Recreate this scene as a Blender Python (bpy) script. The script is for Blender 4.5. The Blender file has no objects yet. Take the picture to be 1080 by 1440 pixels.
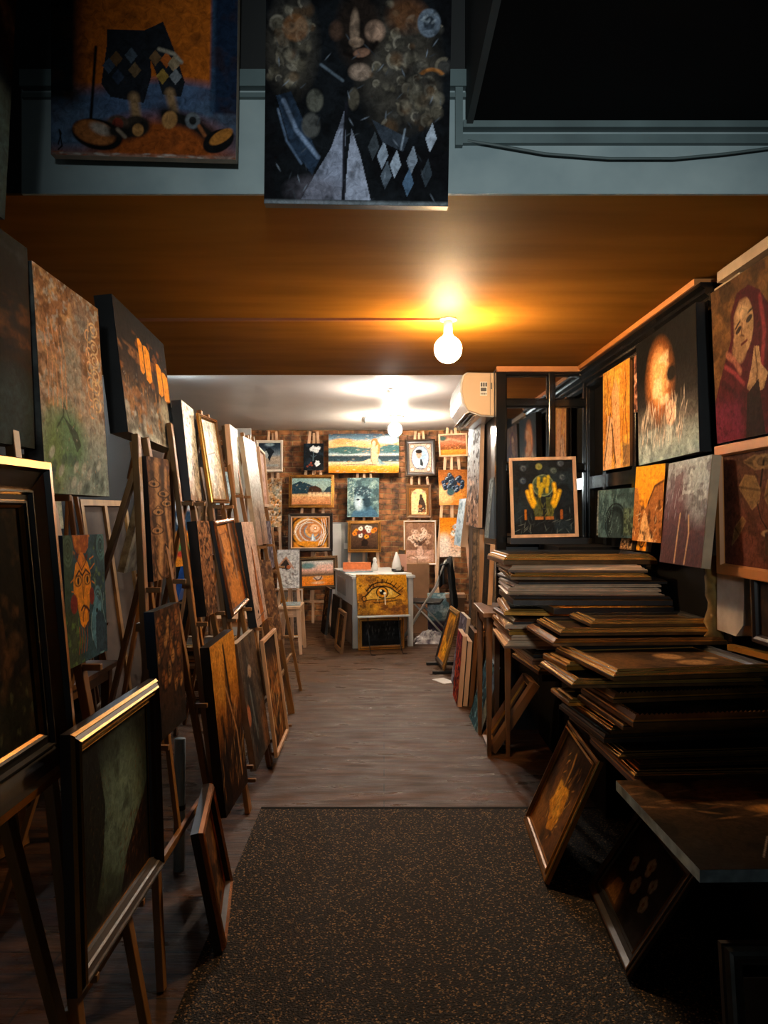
import bpy, math, random
import numpy as np
from mathutils import Matrix, Vector
random.seed(7)
C = bpy.context.scene.collection
R = math.radians

# ---------------------------------------------------------------- materials
def lin(h):
    if isinstance(h, str):
        h = h.lstrip('#'); c = [int(h[i:i+2], 16)/255 for i in (0, 2, 4)]
    else: c = list(h)
    return [x/12.92 if x <= .04045 else ((x+.055)/1.055)**2.4 for x in c]

MATS = {}
def mat(name, col, rough=.5, metal=0., var=.25, scale=8., stretch=(1, 1, 1), bump=.1, col2=None, spec=.5, coat=0.):
    m = bpy.data.materials.new(name); m.use_nodes = True
    nt = m.node_tree; N = nt.nodes; L = nt.links
    b = N['Principled BSDF']
    tc = N.new('ShaderNodeTexCoord'); mp = N.new('ShaderNodeMapping'); mp.inputs['Scale'].default_value = stretch
    L.new(tc.outputs['Object'], mp.inputs['Vector'])
    nz = N.new('ShaderNodeTexNoise'); nz.inputs['Scale'].default_value = scale; nz.inputs['Detail'].default_value = 6
    L.new(mp.outputs[0], nz.inputs['Vector'])
    rp = N.new('ShaderNodeValToRGB'); c = lin(col)
    c2 = lin(col2) if col2 else [x*(1-var) for x in c]
    rp.color_ramp.elements[0].position = .35; rp.color_ramp.elements[1].position = .68
    rp.color_ramp.elements[0].color = (*c2, 1); rp.color_ramp.elements[1].color = (*[min(1, x*(1+var*.4)) for x in c], 1)
    L.new(nz.outputs['Fac'], rp.inputs[0]); L.new(rp.outputs[0], b.inputs['Base Color'])
    b.inputs['Roughness'].default_value = rough; b.inputs['Metallic'].default_value = metal
    b.inputs['Specular IOR Level'].default_value = spec
    b.inputs['Coat Weight'].default_value = coat
    if bump:
        bp = N.new('ShaderNodeBump'); bp.inputs['Strength'].default_value = bump; bp.inputs['Distance'].default_value = .01
        L.new(nz.outputs['Fac'], bp.inputs['Height']); L.new(bp.outputs[0], b.inputs['Normal'])
    MATS[name] = m; return m

def emit(name, col, s):
    m = bpy.data.materials.new(name); m.use_nodes = True
    N = m.node_tree.nodes; L = m.node_tree.links
    b = N['Principled BSDF']; b.inputs['Base Color'].default_value = (.9, .9, .88, 1)
    lw = N.new('ShaderNodeTexNoise'); lw.inputs['Scale'].default_value = 3
    mr = N.new('ShaderNodeMapRange'); mr.inputs['To Min'].default_value = s*.95; mr.inputs['To Max'].default_value = s*1.05
    L.new(lw.outputs['Fac'], mr.inputs['Value']); L.new(mr.outputs[0], b.inputs['Emission Strength'])
    b.inputs['Emission Color'].default_value = (*col, 1)
    MATS[name] = m; return m

mat('easel_wood', '#946634', .5, 0, .35, 6, (3, 3, .4), .12)
mat('pale_wood', '#d6aa84', .5, 0, .25, 6, (3, 3, .5), .1)
mat('brown_wood', '#6e4824', .5, 0, .4, 6, (3, 3, .4), .15)
mat('dark_wood', '#2b1d14', .45, 0, .4, 6, (3, 3, .4), .15)
mat('gold', '#b87c2c', .34, .7, .35, 12, (1, 1, 1), .1)
mat('gold_bright', '#f6b95e', .26, .8, .2, 12, (1, 1, 1), .08)
mat('bronze', '#6e4a26', .38, .5, .45, 12, (1, 1, 1), .15)
mat('black_paint', '#1b1a1a', .35, 0, .3, 9, (1, 1, 1), .08)
mat('black_matte', '#0d0c0c', .85, 0, .2, 6, (1, 1, 1), .05, spec=.15)
mat('black_gloss', '#131313', .16, 0, .3, 5, (1, 1, 1), .04)
mat('rib_wood', '#dcb894', .4, .15, .35, 25, (.3, 6, 6), .1)
mat('cream_wood', '#e8d9c6', .4, 0, .12, 8, (1, 1, 1), .08)
mat('silver', '#8d918f', .3, .85, .3, 10, (1, 1, 1), .15)
mat('copper', '#c98a60', .22, .9, .2, 10, (1, 1, 1), .05)
mat('blue_edge', '#1f4f8f', .5, 0, .3, 10, (1, 1, 1), .1)
mat('teal_edge', '#20354a', .5, 0, .3, 10, (1, 1, 1), .1)
mat('canvas_edge', '#b5a48f', .7, 0, .25, 14, (1, 1, 1), .1)
mat('grey_edge', '#70736f', .7, 0, .5, 14, (1, 1, 1), .2, '#2a2826')
mat('pale_blue_edge', '#a9bcc0', .6, 0, .3, 16, (1, 1, 1), .1, '#6f7c80')
mat('board_back', '#4a3524', .8, 0, .3, 7, (1, 1, 1), .1)
mat('white_paint', '#c9c7c0', .45, 0, .12, 5, (1, 1, 1), .05)
mat('grey_paint', '#8f8e88', .5, 0, .15, 5, (1, 1, 1), .05)
mat('beam_paint', '#8f9b9b', .6, 0, .22, 3.5, (1, 1, 1), .08, '#78878a')
mat('moulding_paint', '#566566', .5, 0, .25, 5, (1, 1, 1), .1)
mat('upper_dark', '#191a1a', .8, 0, .2, 3, (1, 1, 1), .05)
mat('side_grey', '#3c3f3e', .7, 0, .25, 4, (1, 1, 1), .1)
mat('orange_trim', '#c27a3a', .5, 0, .2, 6, (1, 1, 1), .05)
mat('beige_trim', '#b79a78', .6, 0, .2, 10, (1, 1, 1), .1)
mat('ceiling_white', '#f0e8e0', .3, 0, .1, 1.6, (1, 1, 1), .06)
mat('plaster', '#a89a8a', .8, 0, .3, 9, (1, 1, 1), .3)
mat('rust_plaster', '#8a6a30', .8, 0, .5, 14, (1, 1, 1), .6)
mat('wall_dark', '#0a0909', .9, 0, .3, 3, (1, 1, 1), .1, spec=.1)
mat('wall_left_paint', '#0c0b0a', .9, 0, .4, 3, (1, 1, 1), .1)
mat('beige_plastic', '#d2b18c', .35, 0, .06, 4, (1, 1, 1), 0)
mat('white_plastic', '#e3ddd5', .2, 0, .05, 4, (1, 1, 1), 0, coat=.4)
mat('grey_plastic', '#4a4844', .4, 0, .1, 4, (1, 1, 1), 0)
mat('pipe_paint', '#9fb0b0', .45, 0, .2, 8, (1, 1, 1), .1)
mat('chrome', '#d8d4cd', .35, .6, .1, 8, (1, 1, 1), 0)
mat('black_cloth', '#141414', .9, 0, .3, 20, (1, 1, 1), .3)
mat('cardboard', '#8a6242', .8, 0, .2, 6, (1, 1, 1), .1)
mat('pink_card', '#d49a80', .8, 0, .1, 6, (1, 1, 1), .05)
mat('paper', '#e6dfd6', .7, 0, .08, 6, (1, 1, 1), .03)
mat('orange_paper', '#d9733a', .7, 0, .2, 30, (1, 1, 1), .05)
mat('wire', '#0f0f0f', .4, .6, .1, 8, (1, 1, 1), 0)
mat('cable_orange', '#8a4a18', .6, 0, .15, 8, (1, 1, 1), 0)
mat('cable_grey', '#4f5b5b', .6, 0, .15, 8, (1, 1, 1), 0)
mat('glass_shard', '#9db1b6', .08, 0, .3, 20, (1, 1, 1), .3)
mat('wrap_film', '#b9b2ad', .12, 0, .6, 14, (1, 1, 1), .8, '#3a2f3a')
mat('brown_box', '#7a573a', .7, 0, .2, 6, (1, 1, 1), .1)
mat('grey_weathered', '#5d5a50', .6, 0, .5, 10, (2, 2, .4), .3)
emit('bulb_warm', (1.0, .66, .34), 560)
emit('bulb_white', (1.0, .86, .70), 640)
emit('bulb_small', (1.0, .88, .77), 760)
emit('tube_glow', (.78, .92, 1.0), 480)

def canvas_material(name, rough, bump, spec=.5):
    m = bpy.data.materials.new(name); m.use_nodes = True
    N = m.node_tree.nodes; L = m.node_tree.links; b = N['Principled BSDF']
    at = N.new('ShaderNodeAttribute'); at.attribute_name = 'pigment'
    tc = N.new('ShaderNodeTexCoord')
    nz = N.new('ShaderNodeTexNoise'); nz.inputs['Scale'].default_value = 42; nz.inputs['Detail'].default_value = 9; nz.inputs['Roughness'].default_value = .7; nz.inputs['Distortion'].default_value = .8
    L.new(tc.outputs['Object'], nz.inputs['Vector'])
    mr = N.new('ShaderNodeMapRange'); mr.inputs['From Min'].default_value = .3; mr.inputs['From Max'].default_value = .7; mr.inputs['To Min'].default_value = .42; mr.inputs['To Max'].default_value = 1.5
    L.new(nz.outputs['Fac'], mr.inputs['Value'])
    vm = N.new('ShaderNodeVectorMath'); vm.operation = 'SCALE'
    L.new(at.outputs['Color'], vm.inputs[0]); L.new(mr.outputs[0], vm.inputs['Scale']); L.new(vm.outputs[0], b.inputs['Base Color'])
    wv = N.new('ShaderNodeTexNoise'); wv.inputs['Scale'].default_value = 28; wv.inputs['Detail'].default_value = 8; wv.inputs['Distortion'].default_value = .6
    L.new(tc.outputs['Object'], wv.inputs['Vector'])
    ma = N.new('ShaderNodeMath'); ma.operation = 'ADD'
    L.new(wv.outputs['Fac'], ma.inputs[0]); L.new(at.outputs['Fac'], ma.inputs[1])
    bp = N.new('ShaderNodeBump'); bp.inputs['Strength'].default_value = bump; bp.inputs['Distance'].default_value = .012
    L.new(ma.outputs[0], bp.inputs['Height']); L.new(bp.outputs[0], b.inputs['Normal'])
    b.inputs['Roughness'].default_value = rough; b.inputs['Specular IOR Level'].default_value = spec
    MATS[name] = m
canvas_material('oil_paint', .72, .12, .05)
canvas_material('varnished_paint', .55, .18, .1)
canvas_material('glossy_paint', .38, .3, .2)

# ---------------------------------------------------------------- mesh helpers
class MB:
    def __init__(s): s.v = []; s.f = []; s.m = []
    def add(s, vs, fs, mi=0):
        o = len(s.v); s.v += [tuple(v) for v in vs]; s.f += [tuple(i+o for i in f) for f in fs]; s.m += [mi]*len(fs); return s
    def box(s, x0, x1, y0, y1, z0, z1, mi=0):
        return s.add([(x0,y0,z0),(x1,y0,z0),(x1,y1,z0),(x0,y1,z0),(x0,y0,z1),(x1,y0,z1),(x1,y1,z1),(x0,y1,z1)],
              [(0,3,2,1),(4,5,6,7),(0,1,5,4),(1,2,6,5),(2,3,7,6),(3,0,4,7)], mi)
    def bar(s, p0, p1, w, d, side=(1,0,0), mi=0, w1=None, d1=None):
        p0 = Vector(p0); p1 = Vector(p1); ax = (p1-p0).normalized(); sd = Vector(side)
        sd = (sd-ax*sd.dot(ax)).normalized(); n = ax.cross(sd)
        w1 = w if w1 is None else w1; d1 = d if d1 is None else d1
        vs = []
        for p, a, b in ((p0, w, d), (p1, w1, d1)):
            for i, j in ((-1,-1),(1,-1),(1,1),(-1,1)): vs.append(p+sd*i*a/2+n*j*b/2)
        return s.add(vs, [(0,3,2,1),(4,5,6,7),(0,1,5,4),(1,2,6,5),(2,3,7,6),(3,0,4,7)], mi)
    def tube(s, pts, r, n=8, mi=0, caps=True):
        pts = [Vector(p) for p in pts]; rings = []; prev = None
        for i, p in enumerate(pts):
            t = (pts[min(i+1, len(pts)-1)]-pts[max(i-1, 0)]).normalized()
            a = Vector((0,0,1)) if abs(t.z) < .9 else Vector((1,0,0))
            u = t.cross(a).normalized() if prev is None else (prev-t*prev.dot(t)).normalized(); prev = u
            w = t.cross(u); rr = r[i] if isinstance(r, (list, tuple)) else r
            rings.append([p+u*rr*math.cos(2*math.pi*k/n)+w*rr*math.sin(2*math.pi*k/n) for k in range(n)])
        vs = [v for g in rings for v in g]; fs = []
        for i in range(len(pts)-1):
            for k in range(n): fs.append((i*n+k, i*n+(k+1)%n, (i+1)*n+(k+1)%n, (i+1)*n+k))
        if caps: fs += [tuple(range(n-1,-1,-1)), tuple((len(pts)-1)*n+k for k in range(n))]
        return s.add(vs, fs, mi)
    def lathe(s, prof, c=(0,0,0), n=24, mi=0):
        vs = [(c[0]+r*math.cos(2*math.pi*k/n), c[1]+r*math.sin(2*math.pi*k/n), c[2]+z) for r, z in prof for k in range(n)]
        fs = [(i*n+k, i*n+(k+1)%n, (i+1)*n+(k+1)%n, (i+1)*n+k) for i in range(len(prof)-1) for k in range(n)]
        fs += [tuple(range(n-1,-1,-1)), tuple((len(prof)-1)*n+k for k in range(n))]
        return s.add(vs, fs, mi)
    def prism(s, poly, y0, y1, mi=0):   # poly in x,z extruded along y
        n = len(poly); vs = [(x, y0, z) for x, z in poly]+[(x, y1, z) for x, z in poly]
        fs = [tuple(range(n)), tuple(range(2*n-1, n-1, -1))]+[(i, i+n, (i+1)%n+n, (i+1)%n) for i in range(n)]
        return s.add(vs, fs, mi)
    def build(s, name, mats, parent=None, smooth=False, bevel=0, mw=None):
        me = bpy.data.meshes.new(name); me.from_pydata(s.v, [], s.f)
        if not isinstance(mats, (list, tuple)): mats = [mats]
        for m in mats: me.materials.append(MATS[m] if isinstance(m, str) else m)
        if len(mats) > 1: me.polygons.foreach_set('material_index', s.m)
        if smooth: me.polygons.foreach_set('use_smooth', [True]*len(s.f))
        me.update()
        o = bpy.data.objects.new(name, me); C.objects.link(o)
        if parent: o.parent = parent
        if mw: o.matrix_world = mw
        if bevel:
            b = o.modifiers.new('edge', 'BEVEL'); b.width = bevel; b.segments = 2; b.limit_method = 'ANGLE'
        return o

def tag(o, label, cat, group=None):
    o['label'] = label; o['category'] = cat
    if group: o['group'] = group
    return o
def root(name, label, cat, mw=None, group=None):
    o = bpy.data.objects.new(name, None); C.objects.link(o); o.empty_display_size = .1
    if mw: o.matrix_world = mw
    return tag(o, label, cat, group)
def struct(name, mb, m, **k):
    o = mb.build(name, m, **k); o['kind'] = 'structure'; return o

def pose(x, y, z, th, lean=0, roll=0):
    th, ph, ro = R(th), R(lean), R(roll)
    u0 = Vector((math.cos(th), math.sin(th), 0)); n0 = Vector((math.sin(th), -math.cos(th), 0)); Z = Vector((0,0,1))
    v0 = math.cos(ph)*Z-math.sin(ph)*n0
    u = math.cos(ro)*u0+math.sin(ro)*v0; v = -math.sin(ro)*u0+math.cos(ro)*v0; n = u.cross(v)
    return Matrix(((u.x,-n.x,v.x,x),(u.y,-n.y,v.y,y),(u.z,-n.z,v.z,z),(0,0,0,1)))

# ---------------------------------------------------------------- painting engine: pigment laid on a fine grid
class Art:
    def __init__(s, w, h, n=90, seed=1):
        s.a = w/h
        if w >= h: s.nx = n; s.ny = max(10, int(n/s.a))
        else: s.ny = n; s.nx = max(10, int(n*s.a))
        U, V = np.meshgrid(np.linspace(0, 1, s.nx), np.linspace(0, 1, s.ny))
        s.u = U.ravel(); s.v = V.ravel(); s.x = s.u*s.a
        s.c = np.zeros((len(s.u), 3)); s.rng = np.random.default_rng(seed)
    def mix(s, m, col, al=1.):
        m = (np.clip(m, 0, 1)*al)[:, None]; s.c = s.c*(1-m)+np.array(lin(col))*m; return s
    def fill(s, col): s.c[:] = lin(col); return s
    def grad(s, st, axis='v'):
        t = s.v if axis == 'v' else s.u; p = [a for a, _ in st]; k = np.array([lin(b) for _, b in st])
        s.c = np.stack([np.interp(t, p, k[:, i]) for i in range(3)], 1); return s
    def noise(s, sx, sy=None, octs=3):
        sy = sx if sy is None else sy; out = 0; amp = 1; tot = 0
        for o in range(octs):
            gx, gy = max(1, sx*2**o), max(1, sy*2**o)
            L = s.rng.random((int(gy)+3, int(gx)+3)); X = s.u*gx; Y = s.v*gy
            i = X.astype(int); j = Y.astype(int); fx = X-i; fy = Y-j
            fx = fx*fx*(3-2*fx); fy = fy*fy*(3-2*fy)
            out = out+amp*((L[j, i]*(1-fx)+L[j, i+1]*fx)*(1-fy)+(L[j+1, i]*(1-fx)+L[j+1, i+1]*fx)*fy); tot += amp; amp *= .55
        return out/tot
    def nz(s, col, sx, sy=None, lo=.45, hi=.6, al=1., octs=3, box=None):
        m = np.clip((s.noise(sx, sy, octs)-lo)/(hi-lo), 0, 1)
        if box: m = m*s.bm(*box)
        return s.mix(m, col, al)
    def bm(s, u0, v0, u1, v1, soft=.03):
        f = lambda t: np.clip(t/soft+.5, 0, 1)
        return f(s.u-u0)*f(u1-s.u)*f(s.v-v0)*f(v1-s.v)
    def rect(s, u0, v0, u1, v1, col, al=1., soft=.02): return s.mix(s.bm(u0, v0, u1, v1, soft), col, al)
    def el(s, cx, cy, rx, ry, col, rot=0, soft=.25, al=1.):
        dx = (s.u-cx)*s.a; dy = s.v-cy; c, n = math.cos(R(rot)), math.sin(R(rot))
        d = np.sqrt(((dx*c+dy*n)/(rx*s.a))**2+((-dx*n+dy*c)/ry)**2)
        return s.mix((1-d)/soft+.5, col, al)
    def ring(s, cx, cy, rx, ry, wd, col, al=1., a0=None, a1=None):
        dx = (s.u-cx)/rx; dy = (s.v-cy)/ry; d = np.sqrt(dx*dx+dy*dy)
        m = 1-np.abs(d-1)/wd
        if a0 is not None:
            t = np.degrees(np.arctan2(dy, dx)) % 360; m = m*((t-a0) % 360 < (a1-a0) % 360)
        return s.mix(m*1.6, col, al)
    def poly(s, pts, col, al=1.):
        m = np.zeros(len(s.u), bool); n = len(pts)
        for i in range(n):
            (x0, y0), (x1, y1) = pts[i], pts[(i+1) % n]
            if y0 == y1: continue
            m ^= ((s.v >= min(y0, y1)) & (s.v < max(y0, y1)) & (s.u < (x1-x0)*(s.v-y0)/(y1-y0)+x0))
        return s.mix(m.astype(float), col, al)
    def line(s, pts, wd, col, al=1.):
        d = np.full(len(s.u), 9.)
        for (x0, y0), (x1, y1) in zip(pts, pts[1:]):
            ax, bx = x0*s.a, x1*s.a; vx, vy = bx-ax, y1-y0; l = vx*vx+vy*vy+1e-9
            t = np.clip(((s.x-ax)*vx+(s.v-y0)*vy)/l, 0, 1); d = np.minimum(d, np.hypot(s.x-ax-t*vx, s.v-y0-t*vy))
        return s.mix(1.5-d/(wd*.5), col, al)
    def dabs(s, n, cols, ln, wd, ang=0, jit=30, box=(0, 0, 1, 1), al=.8):
        for k in range(n):
            cx, cy = s.rng.uniform(box[0], box[2]), s.rng.uniform(box[1], box[3]); t = R(ang+s.rng.uniform(-jit, jit))
            dx = s.x-cx*s.a; dy = s.v-cy; p = np.abs(dx*math.cos(t)+dy*math.sin(t))/ln; q = np.abs(-dx*math.sin(t)+dy*math.cos(t))/wd
            s.mix(1.6-np.hypot(p, q)*1.6, cols[k % len(cols)], al)
        return s
    def flower(s, cx, cy, r, col, core=None):
        for k in range(5):
            t = k*1.257+s.rng.uniform(0, 1); s.el(cx+.55*r/s.a*math.cos(t), cy+.55*r*math.sin(t), .6*r/s.a, .6*r, col, al=.85)
        if core: s.el(cx, cy, .3*r/s.a, .3*r, core)
        return s
    def mesh(s, w, h, y=0.):
        n = len(s.u); co = np.empty((n, 3)); co[:, 0] = (s.u-.5)*w; co[:, 1] = y; co[:, 2] = s.v*h
        i = (np.arange(s.ny-1)[:, None]*s.nx+np.arange(s.nx-1)).ravel()
        q = np.stack([i, i+1, i+1+s.nx, i+s.nx], 1); me = bpy.data.meshes.new('painted_canvas')
        me.from_pydata(co.tolist(), [], q.tolist())
        at = me.color_attributes.new('pigment', 'FLOAT_COLOR', 'POINT')
        at.data.foreach_set('color', np.concatenate([np.clip(s.c, 0.004, .95), np.ones((n, 1))], 1).ravel().astype('f4'))
        return me

# ---------------------------------------------------------------- frames
# profile: width, depth, [(s, d, material slot)] in fractions, slots
STYLES = {
 'gold':   (.045, .028, ['gold', 'bronze', 'gold_bright'], [(0,.5,0),(.06,.6,1),(.1,.75,2),(.3,.8,0),(.34,.6,1),(.5,.7,1),(.6,.95,2),(.75,1,0),(.8,.8,1),(.92,.6,1),(.95,.62,2),(1,.45,1)]),  # brighter ridges over bronze grooves colour in the highlight lines
 'gold2':  (.055, .028, ['gold_bright', 'black_paint', 'bronze'], [(0,.35,2),(.03,.42,1),(.06,.5,0),(.12,.6,0),(.15,.54,1),(.2,.58,1),(.24,.75,0),(.3,.8,2),(.33,.7,1),(.45,.78,1),(.5,.95,0),(.6,1,2),(.64,.8,1),(.84,.6,1),(.9,.72,0),(1,.45,1)]),  # bright ridges between black grooves put edge highlights into the colour
 'bronze': (.05, .028, ['bronze', 'dark_wood', 'gold'], [(0,.4,0),(.05,.5,1),(.1,.65,2),(.16,.62,1),(.4,1,0),(.5,.95,2),(.55,.7,1),(.9,.45,0),(.95,.55,2),(1,.3,1)]),
 'pale':   (.03, .016, ['rib_wood', 'pale_wood', 'brown_wood'], [(0,.5,1),(.06,.56,2),(.12,.8,1),(.22,.8,0),(.28,.72,2),(.36,1,0),(.6,1,0),(.66,.8,2),(.85,.8,0),(1,.5,1)]),
 'ribwood':(.05, .034, ['rib_wood', 'brown_wood', 'pale_wood'], [(0,.3,1),(.06,.42,0),(.12,.42,2),(.16,.34,1),(.26,.6,0),(.32,.6,2),(.36,.5,1),(.5,.85,0),(.6,.9,2),(.64,.75,1),(.8,1,0),(1,.6,1)]),
 'dark':   (.06, .024, ['dark_wood', 'black_paint', 'bronze'], [(0,.5,0),(.04,.6,2),(.1,.66,0),(.18,.9,0),(.24,.94,2),(.3,.9,0),(.55,.5,0),(.85,.4,1),(.92,.55,2),(1,.3,1)]),
 'thin_pale': (.022, .02, ['pale_wood'], [(0,.9,0),(.1,1,0),(.9,1,0),(1,.6,0)]),
 'thin_orange': (.03, .022, ['orange_trim'], [(0,.9,0),(.1,1,0),(.85,1,0),(1,.4,0)]),
 'white':  (.035, .026, ['cream_wood', 'cream_wood'], [(0,.6,0),(.15,.9,0),(.4,1,0),(.8,.6,1),(1,.35,0)]),
 'whitegold': (.035, .026, ['cream_wood', 'gold'], [(0,.6,1),(.12,.9,1),(.2,.8,1),(.3,.95,0),(.7,.8,0),(.8,.6,1),(1,.35,1)]),
 'blackgold': (.11, .05, ['gold', 'black_paint', 'gold_bright'], [(0,.7,0),(.04,.95,0),(.2,1,0),(.26,.75,1),(.62,.45,1),(.65,.6,2),(.69,.6,1),(.74,.42,1),(.84,.4,1),(.87,.5,2),(.91,.5,1),(.95,.4,1),(1,.3,0)]),
 'river':  (.06, .04, ['gold', 'dark_wood', 'gold_bright'], [(0,.6,1),(.1,.8,2),(.15,.74,1),(.3,.9,1),(.38,1,2),(.45,.9,1),(.6,.75,1),(.66,.78,2),(.71,.65,1),(.92,.4,1),(.96,.5,2),(1,.3,1)]),
 'darkslim': (.03, .025, ['dark_wood', 'bronze'], [(0,.8,0),(.2,1,1),(.5,1,0),(.8,.7,0),(.9,.8,1),(1,.4,0)]),
 'blackwide': (.055, .03, ['dark_wood', 'pale_wood'], [(0,.8,0),(.15,1,0),(.75,.6,0),(.8,.7,1),(1,.5,1)]),
 'brown':  (.05, .03, ['brown_wood', 'gold'], [(0,.7,0),(.2,1,0),(.5,.8,0),(.85,.5,0),(.9,.6,1),(1,.4,1)]),
 'silver': (.05, .035, ['silver', 'dark_wood'], [(0,.5,1),(.1,.6,1),(.25,.9,0),(.4,1,0),(.6,.8,0),(.65,.5,1),(.85,.5,1),(1,.3,0)]),
 'copper': (.03, .03, ['copper', 'dark_wood'], [(0,.6,1),(.2,.9,0),(.5,1,0),(.8,.8,0),(1,.4,1)]),  # copper crest colours in the frame's highlight
}
STYLES['beadgold'] = STYLES['gold2']; STYLES['darkbead'] = STYLES['dark']; STYLES['rope'] = STYLES['bronze']; STYLES['ropedark'] = STYLES['dark']; STYLES['bigp'] = STYLES['gold2']

def frame_mesh(w, h, style, T=None, W=None):
    fw, fd, slots, prof = STYLES[style]; fw = W or fw; fd = T or fd
    mb = MB(); pts = [(0, 0, 0)]+list(prof)+[(1, 0, 0)]
    rings = [[(-w/2+s*fw, -d*fd, s*fw), (w/2-s*fw, -d*fd, s*fw), (w/2-s*fw, -d*fd, h-s*fw), (-w/2+s*fw, -d*fd, h-s*fw)] for s, d, _ in pts]
    mb.v = [v for r in rings for v in r]
    for i in range(len(pts)-1):
        for k in range(4):
            mb.f.append((i*4+k, i*4+(k+1) % 4, (i+1)*4+(k+1) % 4, (i+1)*4+k)); mb.m.append(pts[i+1][2])
    n = (len(pts)-1)*4
    for k in range(4): mb.f.append((n+k, n+(k+1) % 4, (k+1) % 4, k)); mb.m.append(0)
    mb.f = [tuple(reversed(f)) for f in mb.f]
    return mb, slots, fw, fd

def bead_mesh(w, h, s, d, pitch, size, slant=.3):
    mb = MB(); e = size/2
    def bead(cx, cz, ax):
        o = len(mb.v); sl = slant*e
        if ax == 'x': vs = [(cx-e*.7-sl,-d,cz-e),(cx+e*.7-sl,-d,cz-e),(cx+e*.7+sl,-d,cz+e),(cx-e*.7+sl,-d,cz+e),(cx,-d-e*.8,cz)]
        else: vs = [(cx-e,-d,cz-e*.7-sl),(cx+e,-d,cz-e*.7+sl),(cx+e,-d,cz+e*.7+sl),(cx-e,-d,cz+e*.7-sl),(cx,-d-e*.8,cz)]
        mb.add(vs, [(0,1,4),(1,2,4),(2,3,4),(3,0,4),(3,2,1,0)])
    nx = int((w-2*s)/pitch)
    for k in range(nx+1):
        x = -w/2+s+k*(w-2*s)/nx; bead(x, s, 'x'); bead(x, h-s, 'x')
    nz = int((h-2*s)/pitch)
    for k in range(1, nz):
        z = s+k*(h-2*s)/nz; bead(-w/2+s, z, 'z'); bead(w/2-s, z, 'z')
    return mb

def place_canvas(me, parent, finish, y=0., z=0.):
    me.materials.append(MATS[finish]); o = bpy.data.objects.new('canvas', me); C.objects.link(o); o.parent = parent; o.location = (0, y, z); return o

def painting(P, w, h, art, label, frame=None, edge='black_paint', t=.03, finish='oil_paint', name=None, group=None, T=None, W=None, cat='painting', pegs=None):
    mw = pose(*P)
    r = root(name or ('framed_painting' if frame else 'canvas_painting'), label, cat, mw, group)
    if frame:
        mb, slots, fw, fd = frame_mesh(w, h, frame, T, W)
        f = mb.build('frame', slots, r)
        iw, ih = w-2*fw*.94, h-2*fw*.94
        place_canvas(art(iw, ih).mesh(iw, ih), r, finish, -fd*.22, fw*.94)
        b = MB().box(-iw/2, iw/2, -.004, .004, fw*.94, fw*.94+ih); b.build('backing_board', 'board_back', r)
    else:
        place_canvas(art(w, h).mesh(w, h), r, finish, -.0015)
        MB().box(-w/2, w/2, 0, t, 0, h).build('stretcher', edge, r)
    return r

def easel(x, y, th, k, wb, wt, H, depth, rails, label, mw='easel_wood', off=0., group=None, gauge=.035, cat='easel'):
    # local x along the row, -y towards the viewer of its pictures
    r = root('display_easel', label, cat, pose(x, y, 0, th), group); g = gauge
    Y = lambda z: off+k*z
    for s in (-1, 1):
        MB().bar((s*wb, Y(0)+g/2, 0), (s*wt, Y(H)+g/2, H), g, g*.7).build('leg', mw, r, bevel=.003)
    zt = H-.12
    MB().bar((0, Y(0)+depth, 0), (0, Y(zt)+g*1.4, zt), g, g*.6).build('rear_leg', mw, r, bevel=.003)
    MB().bar((0, Y(.3)+g*1.3, .3), (0, Y(H)+g*1.3, H-.02), g*.9, g*.5).build('mast', mw, r, bevel=.003)
    for z in (.32, H*.62):
        xx = wb+(wt-wb)*z/H+.02
        MB().bar((-xx, Y(z)+g, z), (xx, Y(z)+g, z), g*.5, g*.8, (0, 1, 0)).build('crossbar', mw, r, bevel=.003)
    for z in rails:
        xx = wb+(wt-wb)*z/H
        for s in (-1, 1):
            MB().bar((s*xx, Y(z)+g*.2, z-.012), (s*xx, Y(z)-.045, z-.012), .018, .018).build('peg', mw, r, bevel=.002)
    return r
# ---------------------------------------------------------------- the pictures' pigments
def art(n=90, seed=1):
    def deco(f):
        def g(w, h):
            a = Art(w, h, n, seed); f(a); return a
        return g
    return deco

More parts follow.
